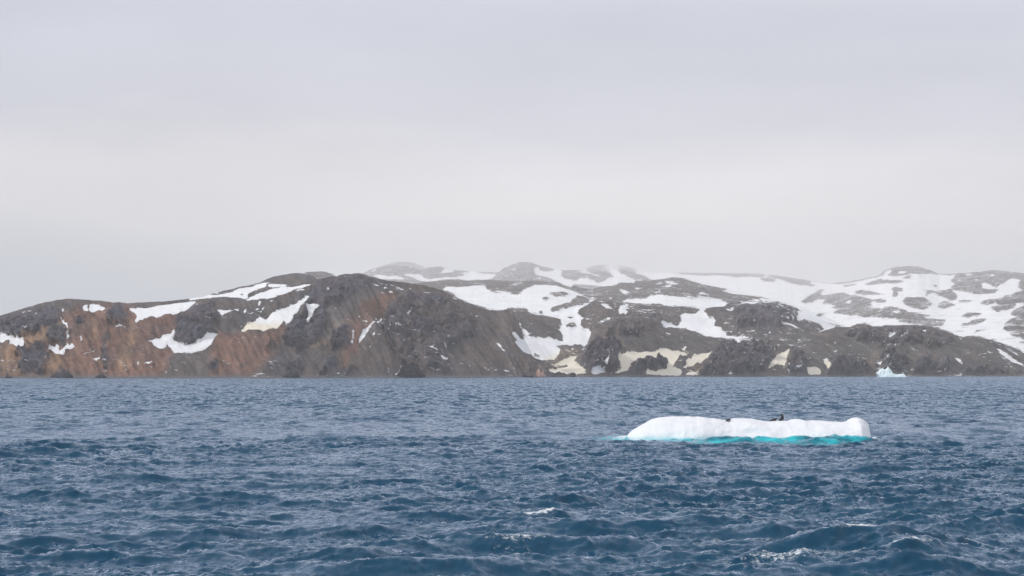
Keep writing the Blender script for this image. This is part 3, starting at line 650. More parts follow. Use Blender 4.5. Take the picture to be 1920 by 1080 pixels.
def make_water_mat():
    m, t = new_mat('sea_water')
    out = t.n('ShaderNodeOutputMaterial'); p = t.n('ShaderNodeBsdfPrincipled')
    geo = t.n('ShaderNodeNewGeometry'); pos = geo.outputs['Position']
    foam_a = t.attr('foam'); ice = t.attr('ice'); rough = t.attr('unresolved')
    n_col = t.noise(pos, 0.02, 3.0)
    deep = t.mix(n_col, (0.006, 0.050, 0.100, 1), (0.009, 0.064, 0.116, 1))
    wob = t.noise(t.mapping(pos, (0.5, 1, 1)), 0.8, 4.0, 0.6)
    ic = t.step(t.math('ADD', ice, t.math('MULTIPLY', t.math('SUBTRACT', wob, 0.5), 0.9)), 0.05, 0.85)
    ic = t.math('MULTIPLY', ic, t.step(ice, 0.02, 0.2))
    patch = t.noise(t.mapping(pos, (0.5, 0.8, 1.0)), 0.30, 5.0, 0.65)
    ic = t.math('MULTIPLY', ic, t.math('ADD', 0.14, t.math('MULTIPLY', t.step(patch, 0.38, 0.64), 0.86)))
    col = t.mix(ic, deep, (0.035, 0.60, 0.67, 1))
    nf1 = t.noise(t.mapping(pos, (0.7, 1.0, 1.0), (0, 0, 0.5)), 3.4, 8.0, 0.78, 0.8)
    nf2 = t.noise(pos, 0.35, 3.0, 0.5)
    ff = t.math('ADD', foam_a, t.math('MULTIPLY', t.math('SUBTRACT', t.math('ADD', t.math('MULTIPLY', nf1, 0.75), t.math('MULTIPLY', nf2, 0.25)), 0.5), 3.0))
    fm = t.math('MULTIPLY', t.step(ff, 0.48, 0.95), t.step(foam_a, 0.02, 0.2))
    col = t.mix(fm, col, (0.80, 0.84, 0.87, 1))
    rg = t.math('ADD', rough, t.math('MULTIPLY', fm, 0.5), clamp=True)
    # ripples too small for the mesh tilt the surface
    far = t.attr('distant')
    def tilt(vec, scale, detail, amp, rough=0.6):
        nd = t.n('ShaderNodeTexNoise'); t.l(vec, nd.inputs['Vector'])
        nd.inputs['Scale'].default_value = scale; nd.inputs['Detail'].default_value = detail; nd.inputs['Roughness'].default_value = rough
        s1 = t.n('ShaderNodeVectorMath', operation='SUBTRACT'); t.l(nd.outputs['Color'], s1.inputs[0]); s1.inputs[1].default_value = (0.5, 0.5, 0.5)
        s2 = t.n('ShaderNodeVectorMath', operation='SCALE'); t.l(s1.outputs[0], s2.inputs[0]); t.put(s2.inputs['Scale'], amp)
        s3 = t.n('ShaderNodeVectorMath', operation='MULTIPLY'); t.l(s2.outputs[0], s3.inputs[0]); s3.inputs[1].default_value = (1, 1, 0)
        return s3.outputs[0]
    def vadd(a, b):
        nd = t.n('ShaderNodeVectorMath', operation='ADD'); t.l(a, nd.inputs[0]); t.l(b, nd.inputs[1]); return nd.outputs[0]
    near = t.math('SUBTRACT', 1.0, far)
    vv = tilt(t.mapping(pos, (0.7, 1.0, 1.0), (0, 0, 0.45)), 0.9, 6.0, 0.75, 0.68)
    vv = vadd(vv, tilt(t.mapping(pos, (0.8, 1.0, 1.0), (0, 0, -0.2)), 5.0, 3.0, t.math('MULTIPLY', near, 0.28)))
    vv = vadd(vv, tilt(t.mapping(pos, (2.2, 0.55, 1.0), (0, 0, 0.15)), 1.0, 4.0, t.math('MULTIPLY', near, 0.62), 0.65))
    vv = vadd(vv, tilt(t.mapping(pos, (0.26, 0.045, 1.0), (0, 0, 0.0)), 1.0, 5.0, t.math('MULTIPLY', far, 2.5), 0.68))
    vv = vadd(vv, tilt(t.mapping(pos, (0.11, 0.012, 1.0), (0, 0, 0.0)), 1.0, 5.0, t.math('MULTIPLY', far, 2.5), 0.7))
    nn = vadd(geo.outputs['Normal'], vv)
    no = t.n('ShaderNodeVectorMath', operation='NORMALIZE'); t.l(nn, no.inputs[0])
    # body of the water seen between the reflections
    body = t.n('ShaderNodeBsdfDiffuse'); t.l(col, body.inputs[0])
    gl = t.n('ShaderNodeBsdfGlossy', distribution='GGX'); gl.inputs[0].default_value = (0.73, 0.83, 0.98, 1); t.l(rg, gl.inputs['Roughness']); t.l(no.outputs[0], gl.inputs['Normal'])
    fr = t.n('ShaderNodeFresnel'); fr.inputs[0].default_value = 1.333; t.l(no.outputs[0], fr.inputs['Normal'])
    fac = t.math('MULTIPLY', fr.outputs[0], t.math('SUBTRACT', 1.0, t.math('MULTIPLY', fm, 0.85)))
    ms = t.n('ShaderNodeMixShader'); t.l(fac, ms.inputs[0]); t.l(body.outputs[0], ms.inputs[1]); t.l(gl.outputs[0], ms.inputs[2])
    t.t.nodes.remove(p)
    t.l(ms.outputs[0], out.inputs[0])
    return m

def make_water():
    BACK = 30.0                          # the fan of the mesh opens a little behind the ship
    r_near = np.array([2.0, 30.0, 60.0, 85.0, 104.0])
    def geo_(a, b, n, end=False): return np.exp(np.linspace(math.log(a), math.log(b), n, endpoint=end))
    r_f = np.concatenate([geo_(116, 330, 600), geo_(330, 1230, 330), geo_(1230, 5630, 150, True)])
    r_far = np.array([6200., 7000., 8500., 11000., 15000., 50000.])
    r = np.concatenate([r_near, r_f, r_far])
    half = 0.2915; dth = 0.00068
    th_f = np.arange(-half, half + dth / 2, dth)
    th_c = np.linspace(th_f[-1], 2 * math.pi + th_f[0], 38)[1:-1]
    th = np.concatenate([th_f, th_c]); nf = len(th_f); nt = len(th)
    R, T = np.meshgrid(r, th[:nf], indexing='ij')
    X = (R * np.sin(T)).astype(np.float32); Y = (R * np.cos(T) - BACK).astype(np.float32)
    dr = np.gradient(r)
    amp_r = np.interp(r, [100, 118], [0, 1]) * np.interp(r, [5000, 5500], [1, 0])
    edge = np.clip((half - np.abs(T)) / 0.012, 0, 1).astype(np.float32)
    Z = np.zeros_like(X); DX = np.zeros_like(X); DY = np.zeros_like(X); CR = np.zeros_like(X)
    # a wind sea: many short-crested trains, travelling down and to the left towards the ship
    main = math.radians(-68)
    lams = np.exp(np.linspace(math.log(0.85), math.log(26.0), 130))
    g = np.random.default_rng(5)
    per_oct = 130 / math.log2(26.0 / 0.85)
    for lam in lams:
        lam = lam * g.uniform(0.97, 1.03)
        spread = 0.95 if lam < 6 else 0.62
        a = main + g.normal(0, spread)
        k = 2 * math.pi / lam
        slope = 0.082 * min(1.0, (8.0 / lam) ** 0.9) * (1.25 if lam < 3 else 1.0)
        amp = math.sqrt(2.0 / per_oct) * slope / k
        filt = np.clip((lam / dr - 1.7) / 1.6, 0, 1) * amp_r
        rows = np.nonzero(filt > 1e-3)[0]
        if not len(rows): continue
        i0, i1 = rows[0], rows[-1] + 1
        f = filt[i0:i1, None].astype(np.float32)
        kx, ky = np.float32(k * math.cos(a)), np.float32(k * math.sin(a))
        ph = kx * X[i0:i1] + ky * Y[i0:i1] + np.float32(g.uniform(0, 6.283))
        sn, cs = np.sin(ph), np.cos(ph)
        Z[i0:i1] += f * np.float32(amp) * sn
        q = np.float32(0.95 * amp)
        DX[i0:i1] += f * q * np.float32(math.cos(a)) * cs
        DY[i0:i1] += f * q * np.float32(math.sin(a)) * cs
        CR[i0:i1] += f * np.float32(amp * k) * sn
    # peaked short crests riding on the wind sea, leaning towards the ship
    for (lx, ly, h, sd, rot) in ((60.0, 70.0, 1.0, 307, 0.0), (24.0, 22.0, 0.75, 306, 0.05), (9.0, 4.6, 0.48, 301, 0.22), (4.6, 2.3, 0.32, 302, 0.10), (2.3, 1.15, 0.22, 303, 0.28), (1.2, 0.62, 0.15, 304, 0.05), (0.65, 0.45, 0.095, 305, 0.35)):
        filt = np.clip((2.2 * ly / dr - 1.1) / 1.4, 0, 1) * amp_r
        if ly > 20: filt = filt * np.clip((r / (30.0 * ly) - 0.6) / 0.6, 0, 1)   # far out only the larger seas can be made out
        sel = np.nonzero(filt > 1e-3)[0]; i0, i1 = sel[0], sel[-1] + 1
        xx = X[i0:i1] * math.cos(rot) + Y[i0:i1] * math.sin(rot); yy = -X[i0:i1] * math.sin(rot) + Y[i0:i1] * math.cos(rot)
        yy = yy + 0.5 * ly * gnoise(xx / (1.7 * lx), yy / (2.5 * ly), sd + 9)
        n = gnoise(xx / lx, yy / ly, sd)
        ridge = np.clip(1 - 2.3 * np.abs(n), 0, 1) ** 2 * np.clip(0.45 + 1.3 * gnoise(xx / (3.1 * lx), yy / (3.3 * ly), sd + 5), 0, 1.2)
        hh = (filt[i0:i1, None] * h * ridge).astype(np.float32)
        Z[i0:i1] += hh - 0.25 * h * filt[i0:i1, None].astype(np.float32) * 0.5
        DY[i0:i1] -= 0.55 * hh
        del xx, yy, n, ridge
    # gusts: patches of steeper and flatter sea
    gust = (1.0 + 0.55 * fbm(X / 45.0, Y / 70.0, 2, 91)).astype(np.float32)
    e = edge * gust
    Z *= e; DX *= e; DY *= e; CR *= e
    # the few big steep seas in the foreground: (column, row of the crest, length, face, height, lean)
    foam = np.zeros_like(X)
    for (cx, cy, L, wdt, hgt, lean, fo) in (
            (1030, 988, 4.6, 1.3, 1.05, 0.50, 0.85), (985, 1036, 7.0, 1.5, 1.15, 0.12, 0.55), (1210, 1004, 8.0, 1.5, 1.0, 0.30, 0.35),
            (1600, 1042, 6.0, 1.5, 1.25, 0.32, 0.9), (1700, 1056, 2.6, 1.0, 0.80, 0.40, 0.75), (1480, 1010, 4.6, 1.4, 0.8, 0.2, 0.2), (1745, 1075, 6.0, 1.6, 1.0, 0.3, 0.2),
            (300, 1016, 5.0, 1.4, 0.55, 0.15, 0.1), (640, 1008, 6.0, 1.5, 0.45, 0.25, 0.1), (800, 1076, 7.0, 1.4, 0.8, 0.25, 0.3), (1890, 990, 5.0, 1.5, 0.6, 0.1, 0.1), (470, 945, 6.0, 1.6, 0.4, 0.15, 0.0),
            (110, 1024, 4.5, 1.2, 0.35, 0.3, 0.0), (650, 1052, 4.0, 1.2, 0.6, 0.3, 0.2), (1532, 831, 2.5, 1.2, 1.0, 0.0, 0.15), (1490, 828.5, 3.0, 1.0, 1.0, 0.0, 0.25), (1568, 829, 2.2, 1.0, 0.8, 0.0, 0.2),
            (1445, 830, 2.6, 1.0, 0.85, 0.1, 0.3), (1395, 831, 2.4, 1.0, 0.65, 0.0, 0.15), (1340, 830, 2.8, 1.0, 0.7, 0.0, 0.1), (1205, 826, 2.0, 1.0, 0.35, 0.0, 0.3), (1612, 829, 2.0, 1.0, 0.85, 0.0, 0.3), (1165, 822, 2.0, 1.2, 0.45, 0.0, 0.5), (240, 905, 4.5, 1.5, 0.6, 0.1, 0.0), (1320, 985, 4.5, 1.5, 0.6, 0.0, 0.0), (1080, 753, 3.5, 4.0, 0.7, 0.0, 0.7),
            (1200, 745, 3.5, 5.0, 0.6, 0.0, 0.6), (1770, 962, 6.0, 1.6, 0.6, 0.1, 0.0), (480, 800, 5.0, 2.5, 0.6, 0.0, 0.0), (610, 828, 6.0, 2.2, 0.6, 0.1, 0.0)):
        d = FPX * CAM_H / (cy - HORIZON); wx = (cx - 960) / FPX * d
        ca, sa = math.cos(lean), math.sin(lean)
        sel = np.nonzero((r - BACK > d - 25) & (r - BACK < d + 28))[0]; i0, i1 = sel[0], sel[-1] + 1
        dx_ = X[i0:i1] - wx; dy_ = Y[i0:i1] - d
        wig = 0.45 * fbm(dx_ / 3.0, dy_ * 0 + cx, 2, 5)
        u = dx_ * ca + dy_ * sa; v = -dx_ * sa + dy_ * ca + wig
        env = np.exp(-(u / L) ** 2)
        # steep towards the camera, long behind
        prof = np.where(v < 0, np.exp(-(v / wdt) ** 2), 1 / (1 + (v / (2.6 * wdt)) ** 2))
        Z[i0:i1] += hgt * env * prof * edge[i0:i1]
        DY[i0:i1] -= 0.35 * hgt * env * np.exp(-(v / wdt) ** 2)
        if fo: foam[i0:i1] += fo * np.exp(-(u / (0.62 * L)) ** 2) * np.exp(-((v + 0.15) / (0.30 * wdt + 0.10)) ** 2)
    # whitecaps where the sea folds
    foam += np.clip((CR - 0.62) / 0.25, 0, 0.6)
    # lace of old foam trailing from the breaking sea bottom right
    for (cx, cy, sx, sy, lean, f) in ((1370, 1024, 4.2, 2.4, 0.25, 0.60), (1430, 1060, 4.6, 2.0, 0.35, 0.56), (1000, 996, 3.0, 1.6, 0.5, 0.52), (1560, 1062, 3.0, 1.6, 0.4, 0.52), (960, 1042, 3.0, 1.0, 0.1, 0.45)):
        d = FPX * CAM_H / (cy - HORIZON); wx = (cx - 960) / FPX * d
        dx_ = X - wx; dy_ = Y - d
        u = dx_ * math.cos(lean) + dy_ * math.sin(lean); v = -dx_ * math.sin(lean) + dy_ * math.cos(lean)
        foam += f * np.exp(-(u / sx) ** 2 - (v / sy) ** 2)
    # shallow ice foot under the floe
    hd = floe_halfdepth(X); inside = np.clip(np.minimum(X - FLOE_X0, FLOE_X1 - X), -50, 0)
    gap = np.where(Y < FLOE_Y, FLOE_Y - hd - Y, Y - FLOE_Y - hd)
    gap = np.hypot(np.maximum(gap, 0), inside * 1.0)
    colpx = 960 + FPX * X / np.maximum(Y, 5.0)
    reach = np.interp(colpx, [1130, 1165, 1200, 1230, 1270, 1310, 1400, 1450, 1500, 1540, 1580, 1610, 1660], [8, 18, 15, 8, 8, 18, 21, 20, 22, 24, 17, 11, 3])
    ice = np.clip(1.12 - gap / reach, 0, 1) * (np.abs(Y - FLOE_Y) < 40)
    lap = np.exp(-(gap / 0.9) ** 2) * 0.40 + np.where(colpx < 1240, 0.55, 0.18) * np.exp(-(gap / 3.2) ** 2) + 0.32 * np.exp(-((colpx - 1470) / 60) ** 2 - (gap / 4) ** 2) + 0.5 * np.exp(-((colpx - 1625) / 30) ** 2 - (gap / 3.0) ** 2)
    lap += 0.80 * np.exp(-((colpx - 1478) / 45) ** 2 - ((gap - 3.5) / 3.0) ** 2) + 0.60 * np.exp(-((colpx - 1158) / 34) ** 2 - ((Y - FLOE_Y) / 6) ** 2) + 0.6 * np.exp(-((colpx - 1632) / 22) ** 2 - ((Y - FLOE_Y + 4) / 4) ** 2) + 0.45 * np.exp(-((colpx - 1380) / 60) ** 2 - ((gap - 2.0) / 2.0) ** 2)
    foam += lap * (np.abs(Y - FLOE_Y) < 40)
    calm = np.clip(gap / 1.0, 0.6, 1)
    Z *= calm
    # low surf running up the beach
    gs = Y - np.interp(colpx, [x for x, d in SHORE_D], [d for x, d in SHORE_D])
    brk = np.clip(0.55 + 1.2 * fbm(X / 60.0, X * 0 + 3.0, 3, 61), 0, 1)
    surf = np.exp(-((gs - 2) / 26.0) ** 2) * brk
    Z += 1.1 * surf; foam += 0.62 * surf
    X += DX; Y += DY
    res = np.interp(r, [90, 200, 500, 1500, 4000], [0.07, 0.09, 0.14, 0.20, 0.25])
    Xc = np.outer(r, np.sin(th_c)).astype(np.float32); Yc = (np.outer(r, np.cos(th_c)) - BACK).astype(np.float32)
    co = np.concatenate([np.stack([X, Y, Z], -1), np.stack([Xc, Yc, np.zeros_like(Xc)], -1)], axis=1)
    nr = len(r)
    idx = np.arange(nr * nt, dtype=np.int32).reshape(nr, nt)
    nxt = np.roll(idx, -1, axis=1)
    quads = np.stack([idx[:-1], nxt[:-1], nxt[1:], idx[1:]], -1).reshape(-1, 4)
    o = mesh_from('water', co.reshape(-1, 3), quads=quads, mat=make_water_mat())
    zc = np.zeros_like(Xc)
    add_attr(o, 'foam', np.concatenate([foam, zc], axis=1))
    add_attr(o, 'ice', np.concatenate([ice, zc], axis=1))
    add_attr(o, 'distant', np.repeat(np.interp(r, [160, 700], [0, 1])[:, None], nt, axis=1))
    add_attr(o, 'unresolved', np.repeat(res[:, None], nt, axis=1))
    return tag(o, 'choppy dark blue sea with small breaking waves', kind='structure')
make_water()

# ------------------------------------------------------------------ ice
def ice_mat(name, base, low, z0, z1, rough=0.6, bump=0.12, scale=0.6):
    m, t = new_mat(name)
    out = t.n('ShaderNodeOutputMaterial'); p = t.n('ShaderNodeBsdfPrincipled'); t.l(p.outputs[0], out.inputs[0])
    geo = t.n('ShaderNodeNewGeometry'); pos = geo.outputs['Position']
    sp = t.n('ShaderNodeSeparateXYZ'); t.l(pos, sp.inputs[0])
    n = t.noise(pos, scale, 5.0, 0.6)
    h = t.math('ADD', sp.outputs[2], t.math('MULTIPLY', t.math('SUBTRACT', n, 0.5), (z1 - z0) * 1.3))
    f = t.step(h, z0, z1)
    col = t.mix(f, rgb(low), rgb(base))
    var = t.math('ADD', 0.90, t.math('MULTIPLY', t.noise(t.mapping(pos, (0.5, 1.0, 1.6)), scale * 0.7, 6.0, 0.65), 0.19))
    col = t.mix(1.0, col, var, 'MULTIPLY')
    t.l(col, p.inputs['Base Color']); p.inputs['Roughness'].default_value = rough
    p.inputs['Specular IOR Level'].default_value = 0.3
    b = t.n('ShaderNodeBump'); b.inputs['Strength'].default_value = 0.8; b.inputs['Distance'].default_value = bump
    t.l(n, b.inputs['Height']); t.l(b.outputs[0], p.inputs['Normal'])
    return m

def make_floe():
    # crest line, photo column -> row
    crest = [(1175,817),(1178,813),(1186,806),(1200,798),(1212,791),(1222,785.5),(1234,782.5),(1250,781.3),(1275,780.4),(1286,780.8),(1291,780.3),(1302,781.6),(1309,780.9),(1320,782),(1332,784),(1337,783.6),(1348,785.4),(1356,786.6),(1364,787),(1371,784.6),(1378,783.8),(1400,784.3),(1410,785),(1420,787),(1432,789),(1438,790),(1446,789.3),(1456,788.6),(1470,788.6),(1478,789),(1486,786.8),(1494,785.9),(1502,786.2),(1510,788.4),(1516,789.2),(1526,788.2),(1540,788.8),(1560,790.2),(1582,791.2),(1590,789.6),(1596,785.2),(1601,782.9),(1607,782.3),(1613,784),(1620,788),(1625.5,794),(1627,800),(1629.5,809),(1629.6,812)]
    nx, nt_ = 230, 54
    Xs = np.linspace(FLOE_X0, FLOE_X1, nx)
    px = 960 + Xs / FLOE_Y * FPX
    cd = FLOE_Y + 1.2                                   # crest runs slightly behind the middle
    zt = z_at(interp(crest, px), cd)
    b = np.maximum(floe_halfdepth(Xs), 0.25)
    t = np.linspace(-1, 1, nt_)
    XX, TT = np.meshgrid(Xs, t, indexing='ij')
    ZT = np.maximum(zt, 0.05)[:, None]; B = b[:, None]
    # front face: steep foot, then a shoulder leaning back to the crest; the back falls away
    u = np.abs(np.where(TT < 0.19, (TT - 0.19) / 1.19, (TT - 0.19) / 0.81))
    prof = (1 - u ** 2.6) ** 0.62
    lum = fbm(XX / 4.5, TT * 2.2, 4, 15)
    Zs = ZT * prof
    Zs = Zs + np.clip(prof * 1.6, 0, 1) * (u ** 0.8) * np.minimum(ZT, 2.0) * 0.2 * lum
    YY = FLOE_Y + TT * B + np.where(TT > 0.19, 0, 1) * 0.5 * fbm(XX / 3.2, Zs / 1.6, 4, 23) * np.clip(u * 2, 0, 1)
    # under the rim: an undercut notch, then the foot of blue ice going down
    rim_f, rim_b = YY[:, :1], YY[:, -1:]
    def skirt(dy, z): return np.concatenate([XX[:, :1], rim_f + dy, np.full_like(rim_f, z)], 1).reshape(-1, 1, 3)
    body = np.stack([XX, YY, Zs - 0.02], -1)
    pre = [skirt(dy, z) for dy, z in ((1.5, -3.0), (-1.6, -1.5), (-1.0, -0.6), (0.15, -0.25))]
    post = [np.concatenate([XX[:, :1], rim_b + dy, np.full_like(rim_b, z)], 1).reshape(-1, 1, 3) for dy, z in ((0.1, -0.3), (0.8, -1.2), (-1.5, -3.0))]
    G = np.concatenate(pre + [body] + post, axis=1)
    # turn the right end into the rounded snout with a hollow below it
    n1, n2 = G.shape[:2]
    idx = np.arange(n1 * n2).reshape(n1, n2)
    quads = np.stack([idx[:-1, :-1], idx[1:, :-1], idx[1:, 1:], idx[:-1, 1:]], -1).reshape(-1, 4)
    tris = []
    for row in (idx[0][::-1], idx[-1]):
        for k in range(1, n2 - 1): tris.append((row[0], row[k], row[k + 1]))
    o = mesh_from('ice_floe', G.reshape(-1, 3), quads=quads, tris=tris,
                  mat=ice_mat('floe_snow', (0.83, 0.85, 0.88), (0.42, 0.74, 0.77), 0.05, 0.75, bump=0.3))
    return tag(o, 'long low white ice floe drifting in turquoise water with seals on top', 'ice floe'), G
floe, FG = make_floe()
def floe_top(px, dy):
    """point of the floe's upper surface under photo column px, dy metres from the crest (minus: towards the ship)"""
    X = (px - 960) / FPX * (FLOE_Y + 1.2)
    i = int(np.argmin(np.abs(FG[:, 10, 0] - X)))
    k = int(np.argmax(FG[i, :, 2]))
    y = FG[i, k, 1] + dy
    col = FG[i, 4:-3]; o_ = np.argsort(col[:, 1])
    return X, y, float(np.interp(y, col[o_, 1], col[o_, 2]))

def make_berg():
    D = 4700.0
    def loft(bm, top, low, y0, y1, seed):
        """block from a top outline (photo column,row) with facets front and back"""
        g = np.random.default_rng(seed)
        n = len(top); rows = []
        for (x, y), (xl, yl) in zip(top, low):
            ztop = z_at(y, D); zl = z_at(yl, D)
            X = (x - 960) / FPX * D; Xl = (xl - 960) / FPX * D
            j = g.uniform(-1.5, 1.5, 6)
            rows.append([bm.verts.new(c) for c in (
                (Xl, D + y0 - 2 + j[0], zl), (0.35 * X + 0.65 * Xl, D + y0 - 1.0 + j[1], zl * 0.6 + ztop * 0.4), (0.8 * X + 0.2 * Xl, D + y0 + 3 + j[2], zl * 0.2 + ztop * 0.8),
                (X, D + (y0 + y1) / 2 + j[3], ztop), (0.8 * X + 0.2 * Xl, D + y1 - 3 + j[4], zl * 0.3 + ztop * 0.65), (Xl, D + y1 + j[5], zl))])
        for a, c in zip(rows, rows[1:]):
            for k in range(5): bm.faces.new((a[k], c[k], c[k + 1], a[k + 1]))
            bm.faces.new((a[5], c[5], c[0], a[0]))
        bm.faces.new(list(reversed(rows[0]))); bm.faces.new(rows[-1])
    def P(x, y): return 1580 + x / 10.667, 660 + y / 10.667
    bm = bmesh.new()
    top = [P(668,412),P(700,390),P(745,352),P(790,322),P(825,338),P(858,352),P(878,318),P(905,287),P(935,318),P(965,352),P(985,385),P(988,402)]
    low = [P(705,475),P(715,520),P(740,530),P(780,530),P(820,530),P(858,530),P(880,530),P(905,530),P(935,530),P(965,530),P(985,530),P(992,530)]
    loft(bm, top, low, -8, 16, 1)
    top = [P(712,505),P(735,462),P(770,462),P(830,440),P(900,425),P(960,412),P(985,424),P(1030,440),P(1075,446),P(1095,452),P(1115,440),P(1160,438),P(1205,440),P(1225,462),P(1240,495)]
    low = [P(708,532)] + [P(x, 532) for x in (725,765,830,900,960,990,1030,1075,1095,1115,1160,1210,1240,1258)]
    loft(bm, top, low, -16, 12, 2)
    bmesh.ops.recalc_face_normals(bm, faces=bm.faces)
    me = bpy.data.meshes.new('iceberg'); bm.to_mesh(me); bm.free()
    me.materials.append(ice_mat('berg_ice', (0.76, 0.88, 0.91), (0.66, 0.85, 0.90), 0.0, 9.0, bump=1.2, scale=0.12))
    o = bpy.data.objects.new('iceberg', me); C.objects.link(o)
    return tag(o, 'small pale blue iceberg with a pointed peak off the dark cliffs', 'iceberg')
make_berg()

# ------------------------------------------------------------------ rocks standing along the shore
def rock_mat(name, c):
    m, t = new_mat(name)
    out = t.n('ShaderNodeOutputMaterial'); p = t.n('ShaderNodeBsdfPrincipled'); t.l(p.outputs[0], out.inputs[0])
    geo = t.n('ShaderNodeNewGeometry')
    n = t.noise(geo.outputs['Position'], 0.25, 6.0, 0.65)
    t.l(t.mix(1.0, rgb(c), t.math('ADD', 0.4, t.math('MULTIPLY', n, 1.2)), 'MULTIPLY'), p.inputs['Base Color'])
    p.inputs['Roughness'].default_value = 0.9
    b = t.n('ShaderNodeBump'); b.inputs['Distance'].default_value = 2.0; t.l(n, b.inputs['Height']); t.l(b.outputs[0], p.inputs['Normal'])
    return m
M_DARKROCK = rock_mat('dark_rock', (0.05, 0.046, 0.052)); M_PINKROCK = rock_mat('pink_rock', (0.50, 0.33, 0.27))
def outcrop(name, label, px, width_px, height_px, mat, seed, D, lift=-2.0, peaks=3, group=None):
    """a craggy rock rooted in the beach"""
    wdt = width_px / FPX * D; hgt = height_px / FPX * D
    bm = bmesh.new(); bmesh.ops.create_icosphere(bm, subdivisions=4, radius=1.0)
    co = np.array([v.co[:] for v in bm.verts])
    g = np.random.default_rng(seed)
    h = np.zeros(len(co))
    for k in range(peaks):
        c = g.uniform(-0.6, 0.6); s_ = g.uniform(0.22, 0.5); h = np.maximum(h, g.uniform(0.6, 1.0) * np.exp(-((co[:, 0] - c) / s_) ** 2))
    h = np.maximum(h, 0.25)
    n = fbm(co[:, 0] * 2.3 + seed, co[:, 1] * 2.3 + co[:, 2] * 2.0, 4, seed, 0.6, True)
    X = co[:, 0] * (1 + 0.22 * n) * wdt / 2; Y = co[:, 1] * (1 + 0.22 * n) * wdt * 0.35
    Z = np.where(co[:, 2] > 0, co[:, 2] ** 0.8 * 1.0, co[:, 2] * 0.3) if False else np.sign(co[:, 2]) * np.abs(co[:, 2]) ** 0.8
    Z = np.where(Z > 0, Z * h * hgt * (1 + 0.3 * n), Z * 3.0)
    for v, x, y, z in zip(bm.verts, X, Y, Z): v.co = (x, y, z)
    me = bpy.data.meshes.new(name); bm.to_mesh(me); bm.free(); me.materials.append(mat)
    o = bpy.data.objects.new(name, me); C.objects.link(o)
    o.location = ((px - 960) / FPX * D, D, lift + 2.0)
    return tag(o, label, 'rock', group)
GR = 'rocks along the foot of the headland'
def shore(px): return float(interp(SHORE_D, px))
outcrop('rock', 'low broad dark rock on the beach below the orange scree, widest on that shore', 117, 38, 12, M_DARKROCK, 4, shore(117) + 14, 0.0, 3, GR)
outcrop('rock', 'small pointed dark rock on the beach right of the broad dark rock', 190, 20, 7.5, M_DARKROCK, 8, shore(190) + 12, 0.0, 2, GR)
outcrop('rock', 'tiny dark rock at the left edge of the orange beach', 17, 13, 7, M_DARKROCK, 12, shore(17) + 14, 0.0, 2, GR)
outcrop('rock', 'black rocky stub at the foot of the grey slope left of the cliff cave', 545, 34, 19, M_DARKROCK, 16, shore(545) + 26, 0.0, 3, GR)
outcrop('rock', 'black rock buttress darkest at the foot of the headland cliff', 770, 50, 22, rock_mat('black_rock', (0.018, 0.016, 0.021)), 21, shore(770) + 18, 0.0, 4, GR)
outcrop('rock', 'dark low rocks beside the pink outcrop at the gully mouth', 988, 24, 7, M_DARKROCK, 25, shore(988) + 16, 0.0, 3, GR)
outcrop('rock', 'pinkish orange rock at the gully mouth below the cream snow', 1013, 19, 13, M_PINKROCK, 31, shore(1013) + 10, 0.5, 4)
outcrop('rock', 'small dark rock on the beach just right of the pink outcrop', 1037, 11, 6, M_DARKROCK, 33, shore(1037) + 18, 0.0, 2, GR)

# ------------------------------------------------------------------ seals
def fur_mat():
    m, t = new_mat('wet_fur')
    out = t.n('ShaderNodeOutputMaterial'); p = t.n('ShaderNodeBsdfPrincipled'); t.l(p.outputs[0], out.inputs[0])
    tcn = t.n('ShaderNodeTexCoord')
    n = t.noise(tcn.outputs['Object'], 9.0, 4.0)
    t.l(t.mix(n, (0.012, 0.013, 0.018, 1), (0.035, 0.034, 0.040, 1)), p.inputs['Base Color'])
    p.inputs['Roughness'].default_value = 0.5
    return m
M_FUR = fur_mat()
def seal(label, px, dz, spine, flippers, side=0.0, dy=0.0):
    """one continuous body: a skinned chain of (x, y, z, radius) plus limbs rooted in it"""
    me = bpy.data.meshes.new('fur_seal')
    vs = [s[:3] for s in spine]; rad = [s[3] * 1.12 for s in spine]
    es = [(k, k + 1) for k in range(len(spine) - 1)]
    for root, chain in flippers:
        prev = root
        for c in chain:
            vs.append(c[:3]); rad.append(c[3] * 1.25); es.append((prev, len(vs) - 1)); prev = len(vs) - 1
    me.from_pydata(vs, es, [])
    o = bpy.data.objects.new('fur_seal', me); C.objects.link(o)
    sk = o.modifiers.new('skin', 'SKIN'); sk.use_smooth_shade = True
    sub = o.modifiers.new('smooth', 'SUBSURF'); sub.levels = 1; sub.render_levels = 2
    if not me.skin_vertices: me.skin_vertices.new()
    for k, d in enumerate(me.skin_vertices[0].data):
        r_ = rad[k]; d.radius = (r_, r_) if not isinstance(r_, tuple) else r_
        d.use_root = (k == 0)
    me.materials.append(M_FUR)
    c = floe_top(px, dy)
    o.location = (c[0], c[1], c[2] + dz)
    return tag(o, label, 'seal', 'seals resting on the ice floe')
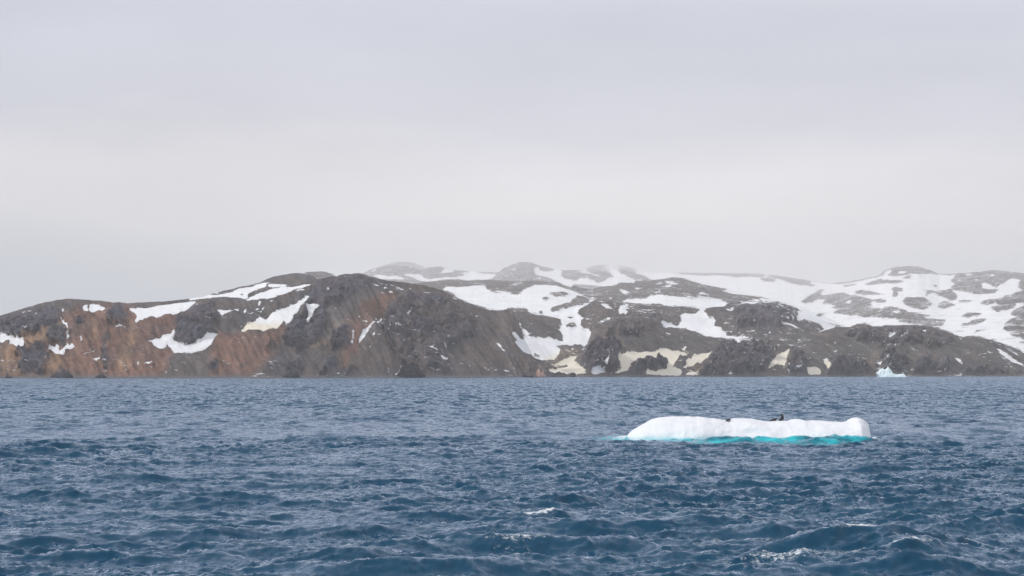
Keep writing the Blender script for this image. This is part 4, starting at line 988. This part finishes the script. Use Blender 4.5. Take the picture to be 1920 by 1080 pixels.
# upright, body curled round, muzzle turned back to the left
seal('upright black seal with raised head turned left on top of the ice floe', 1463.5, 0.02,
     [(0.10,0,0.20,0.24),(0.16,0,0.42,0.26),(0.17,0,0.62,0.235),(0.11,0,0.80,0.19),(0.01,0,0.92,0.135),(-0.10,0,0.95,0.10),(-0.20,0,0.90,0.06),(-0.26,0,0.85,0.04)],
     [(0, [(-0.06,0.02,0.16,0.19),(-0.22,0.03,0.18,0.15),(-0.32,0.03,0.22,0.09),(-0.37,0.0,0.27,0.05)]),
      (0, [(0.06,-0.16,0.10,0.06),(0.0,-0.26,0.0,0.045),(-0.02,-0.34,-0.06,0.03)]),
      (1, [(0.20,0.18,0.16,0.06),(0.16,0.30,0.0,0.04)]),
      (0, [(-0.24,-0.16,0.06,0.05),(-0.36,-0.22,-0.02,0.035)])])
seal('dark seal lying flat behind the crest just left of the upright seal', 1447.5, 0.0,
     [(-0.55,0,0.04,0.06),(-0.30,0,0.13,0.13),(0.0,0,0.21,0.17),(0.26,0,0.31,0.16),(0.42,0,0.38,0.12),(0.54,0,0.41,0.08),(0.62,0,0.41,0.045)],
     [(3, [(0.24,-0.18,0.14,0.05),(0.18,-0.30,0.02,0.03)]), (3, [(0.24,0.18,0.14,0.05),(0.18,0.30,0.02,0.03)]),
      (0, [(-0.70,-0.06,0.02,0.035),(-0.80,-0.09,0.01,0.025)]), (0, [(-0.70,0.06,0.02,0.035),(-0.80,0.09,0.01,0.025)])], dy=0.6)
seal('dark seal lying in the dip near the middle of the ice floe', 1360.5, 0.04,
     [(-0.36,0,0.02,0.06),(-0.18,0,0.12,0.12),(0.04,0,0.21,0.15),(0.24,0,0.27,0.12),(0.36,0,0.27,0.085),(0.45,0,0.25,0.05)],
     [(3, [(0.16,-0.16,0.10,0.05),(0.08,-0.28,-0.04,0.035),(0.10,-0.38,-0.12,0.03)]), (3, [(0.20,0.16,0.10,0.05),(0.14,0.26,0.0,0.03)]),
      (0, [(-0.50,-0.05,-0.02,0.035),(-0.60,-0.08,-0.04,0.025)]), (0, [(-0.50,0.05,0.0,0.035),(-0.58,0.08,-0.02,0.025)])], dy=-2.7)

# ------------------------------------------------------------------ haze over the bay
def make_haze():
    bm = bmesh.new(); bmesh.ops.create_cube(bm, size=1.0)
    for v in bm.verts:
        v.co = (v.co.x * 104000, v.co.y * 104000, -9.0 if v.co.z < 0 else 2800.0)
    me = bpy.data.meshes.new('haze'); bm.to_mesh(me); bm.free()
    m = bpy.data.materials.new('haze'); m.use_nodes = True
    t = m.node_tree; t.nodes.clear()
    o_ = t.nodes.new('ShaderNodeOutputMaterial'); v = t.nodes.new('ShaderNodeVolumePrincipled')
    v.inputs['Color'].default_value = (0.985, 0.98, 0.975, 1)
    v.inputs['Density'].default_value = 3.8e-5
    t.links.new(v.outputs[0], o_.inputs['Volume'])
    me.materials.append(m)
    o = bpy.data.objects.new('haze', me); C.objects.link(o)
    return tag(o, 'thin pale haze over the bay', kind='stuff')
make_haze()
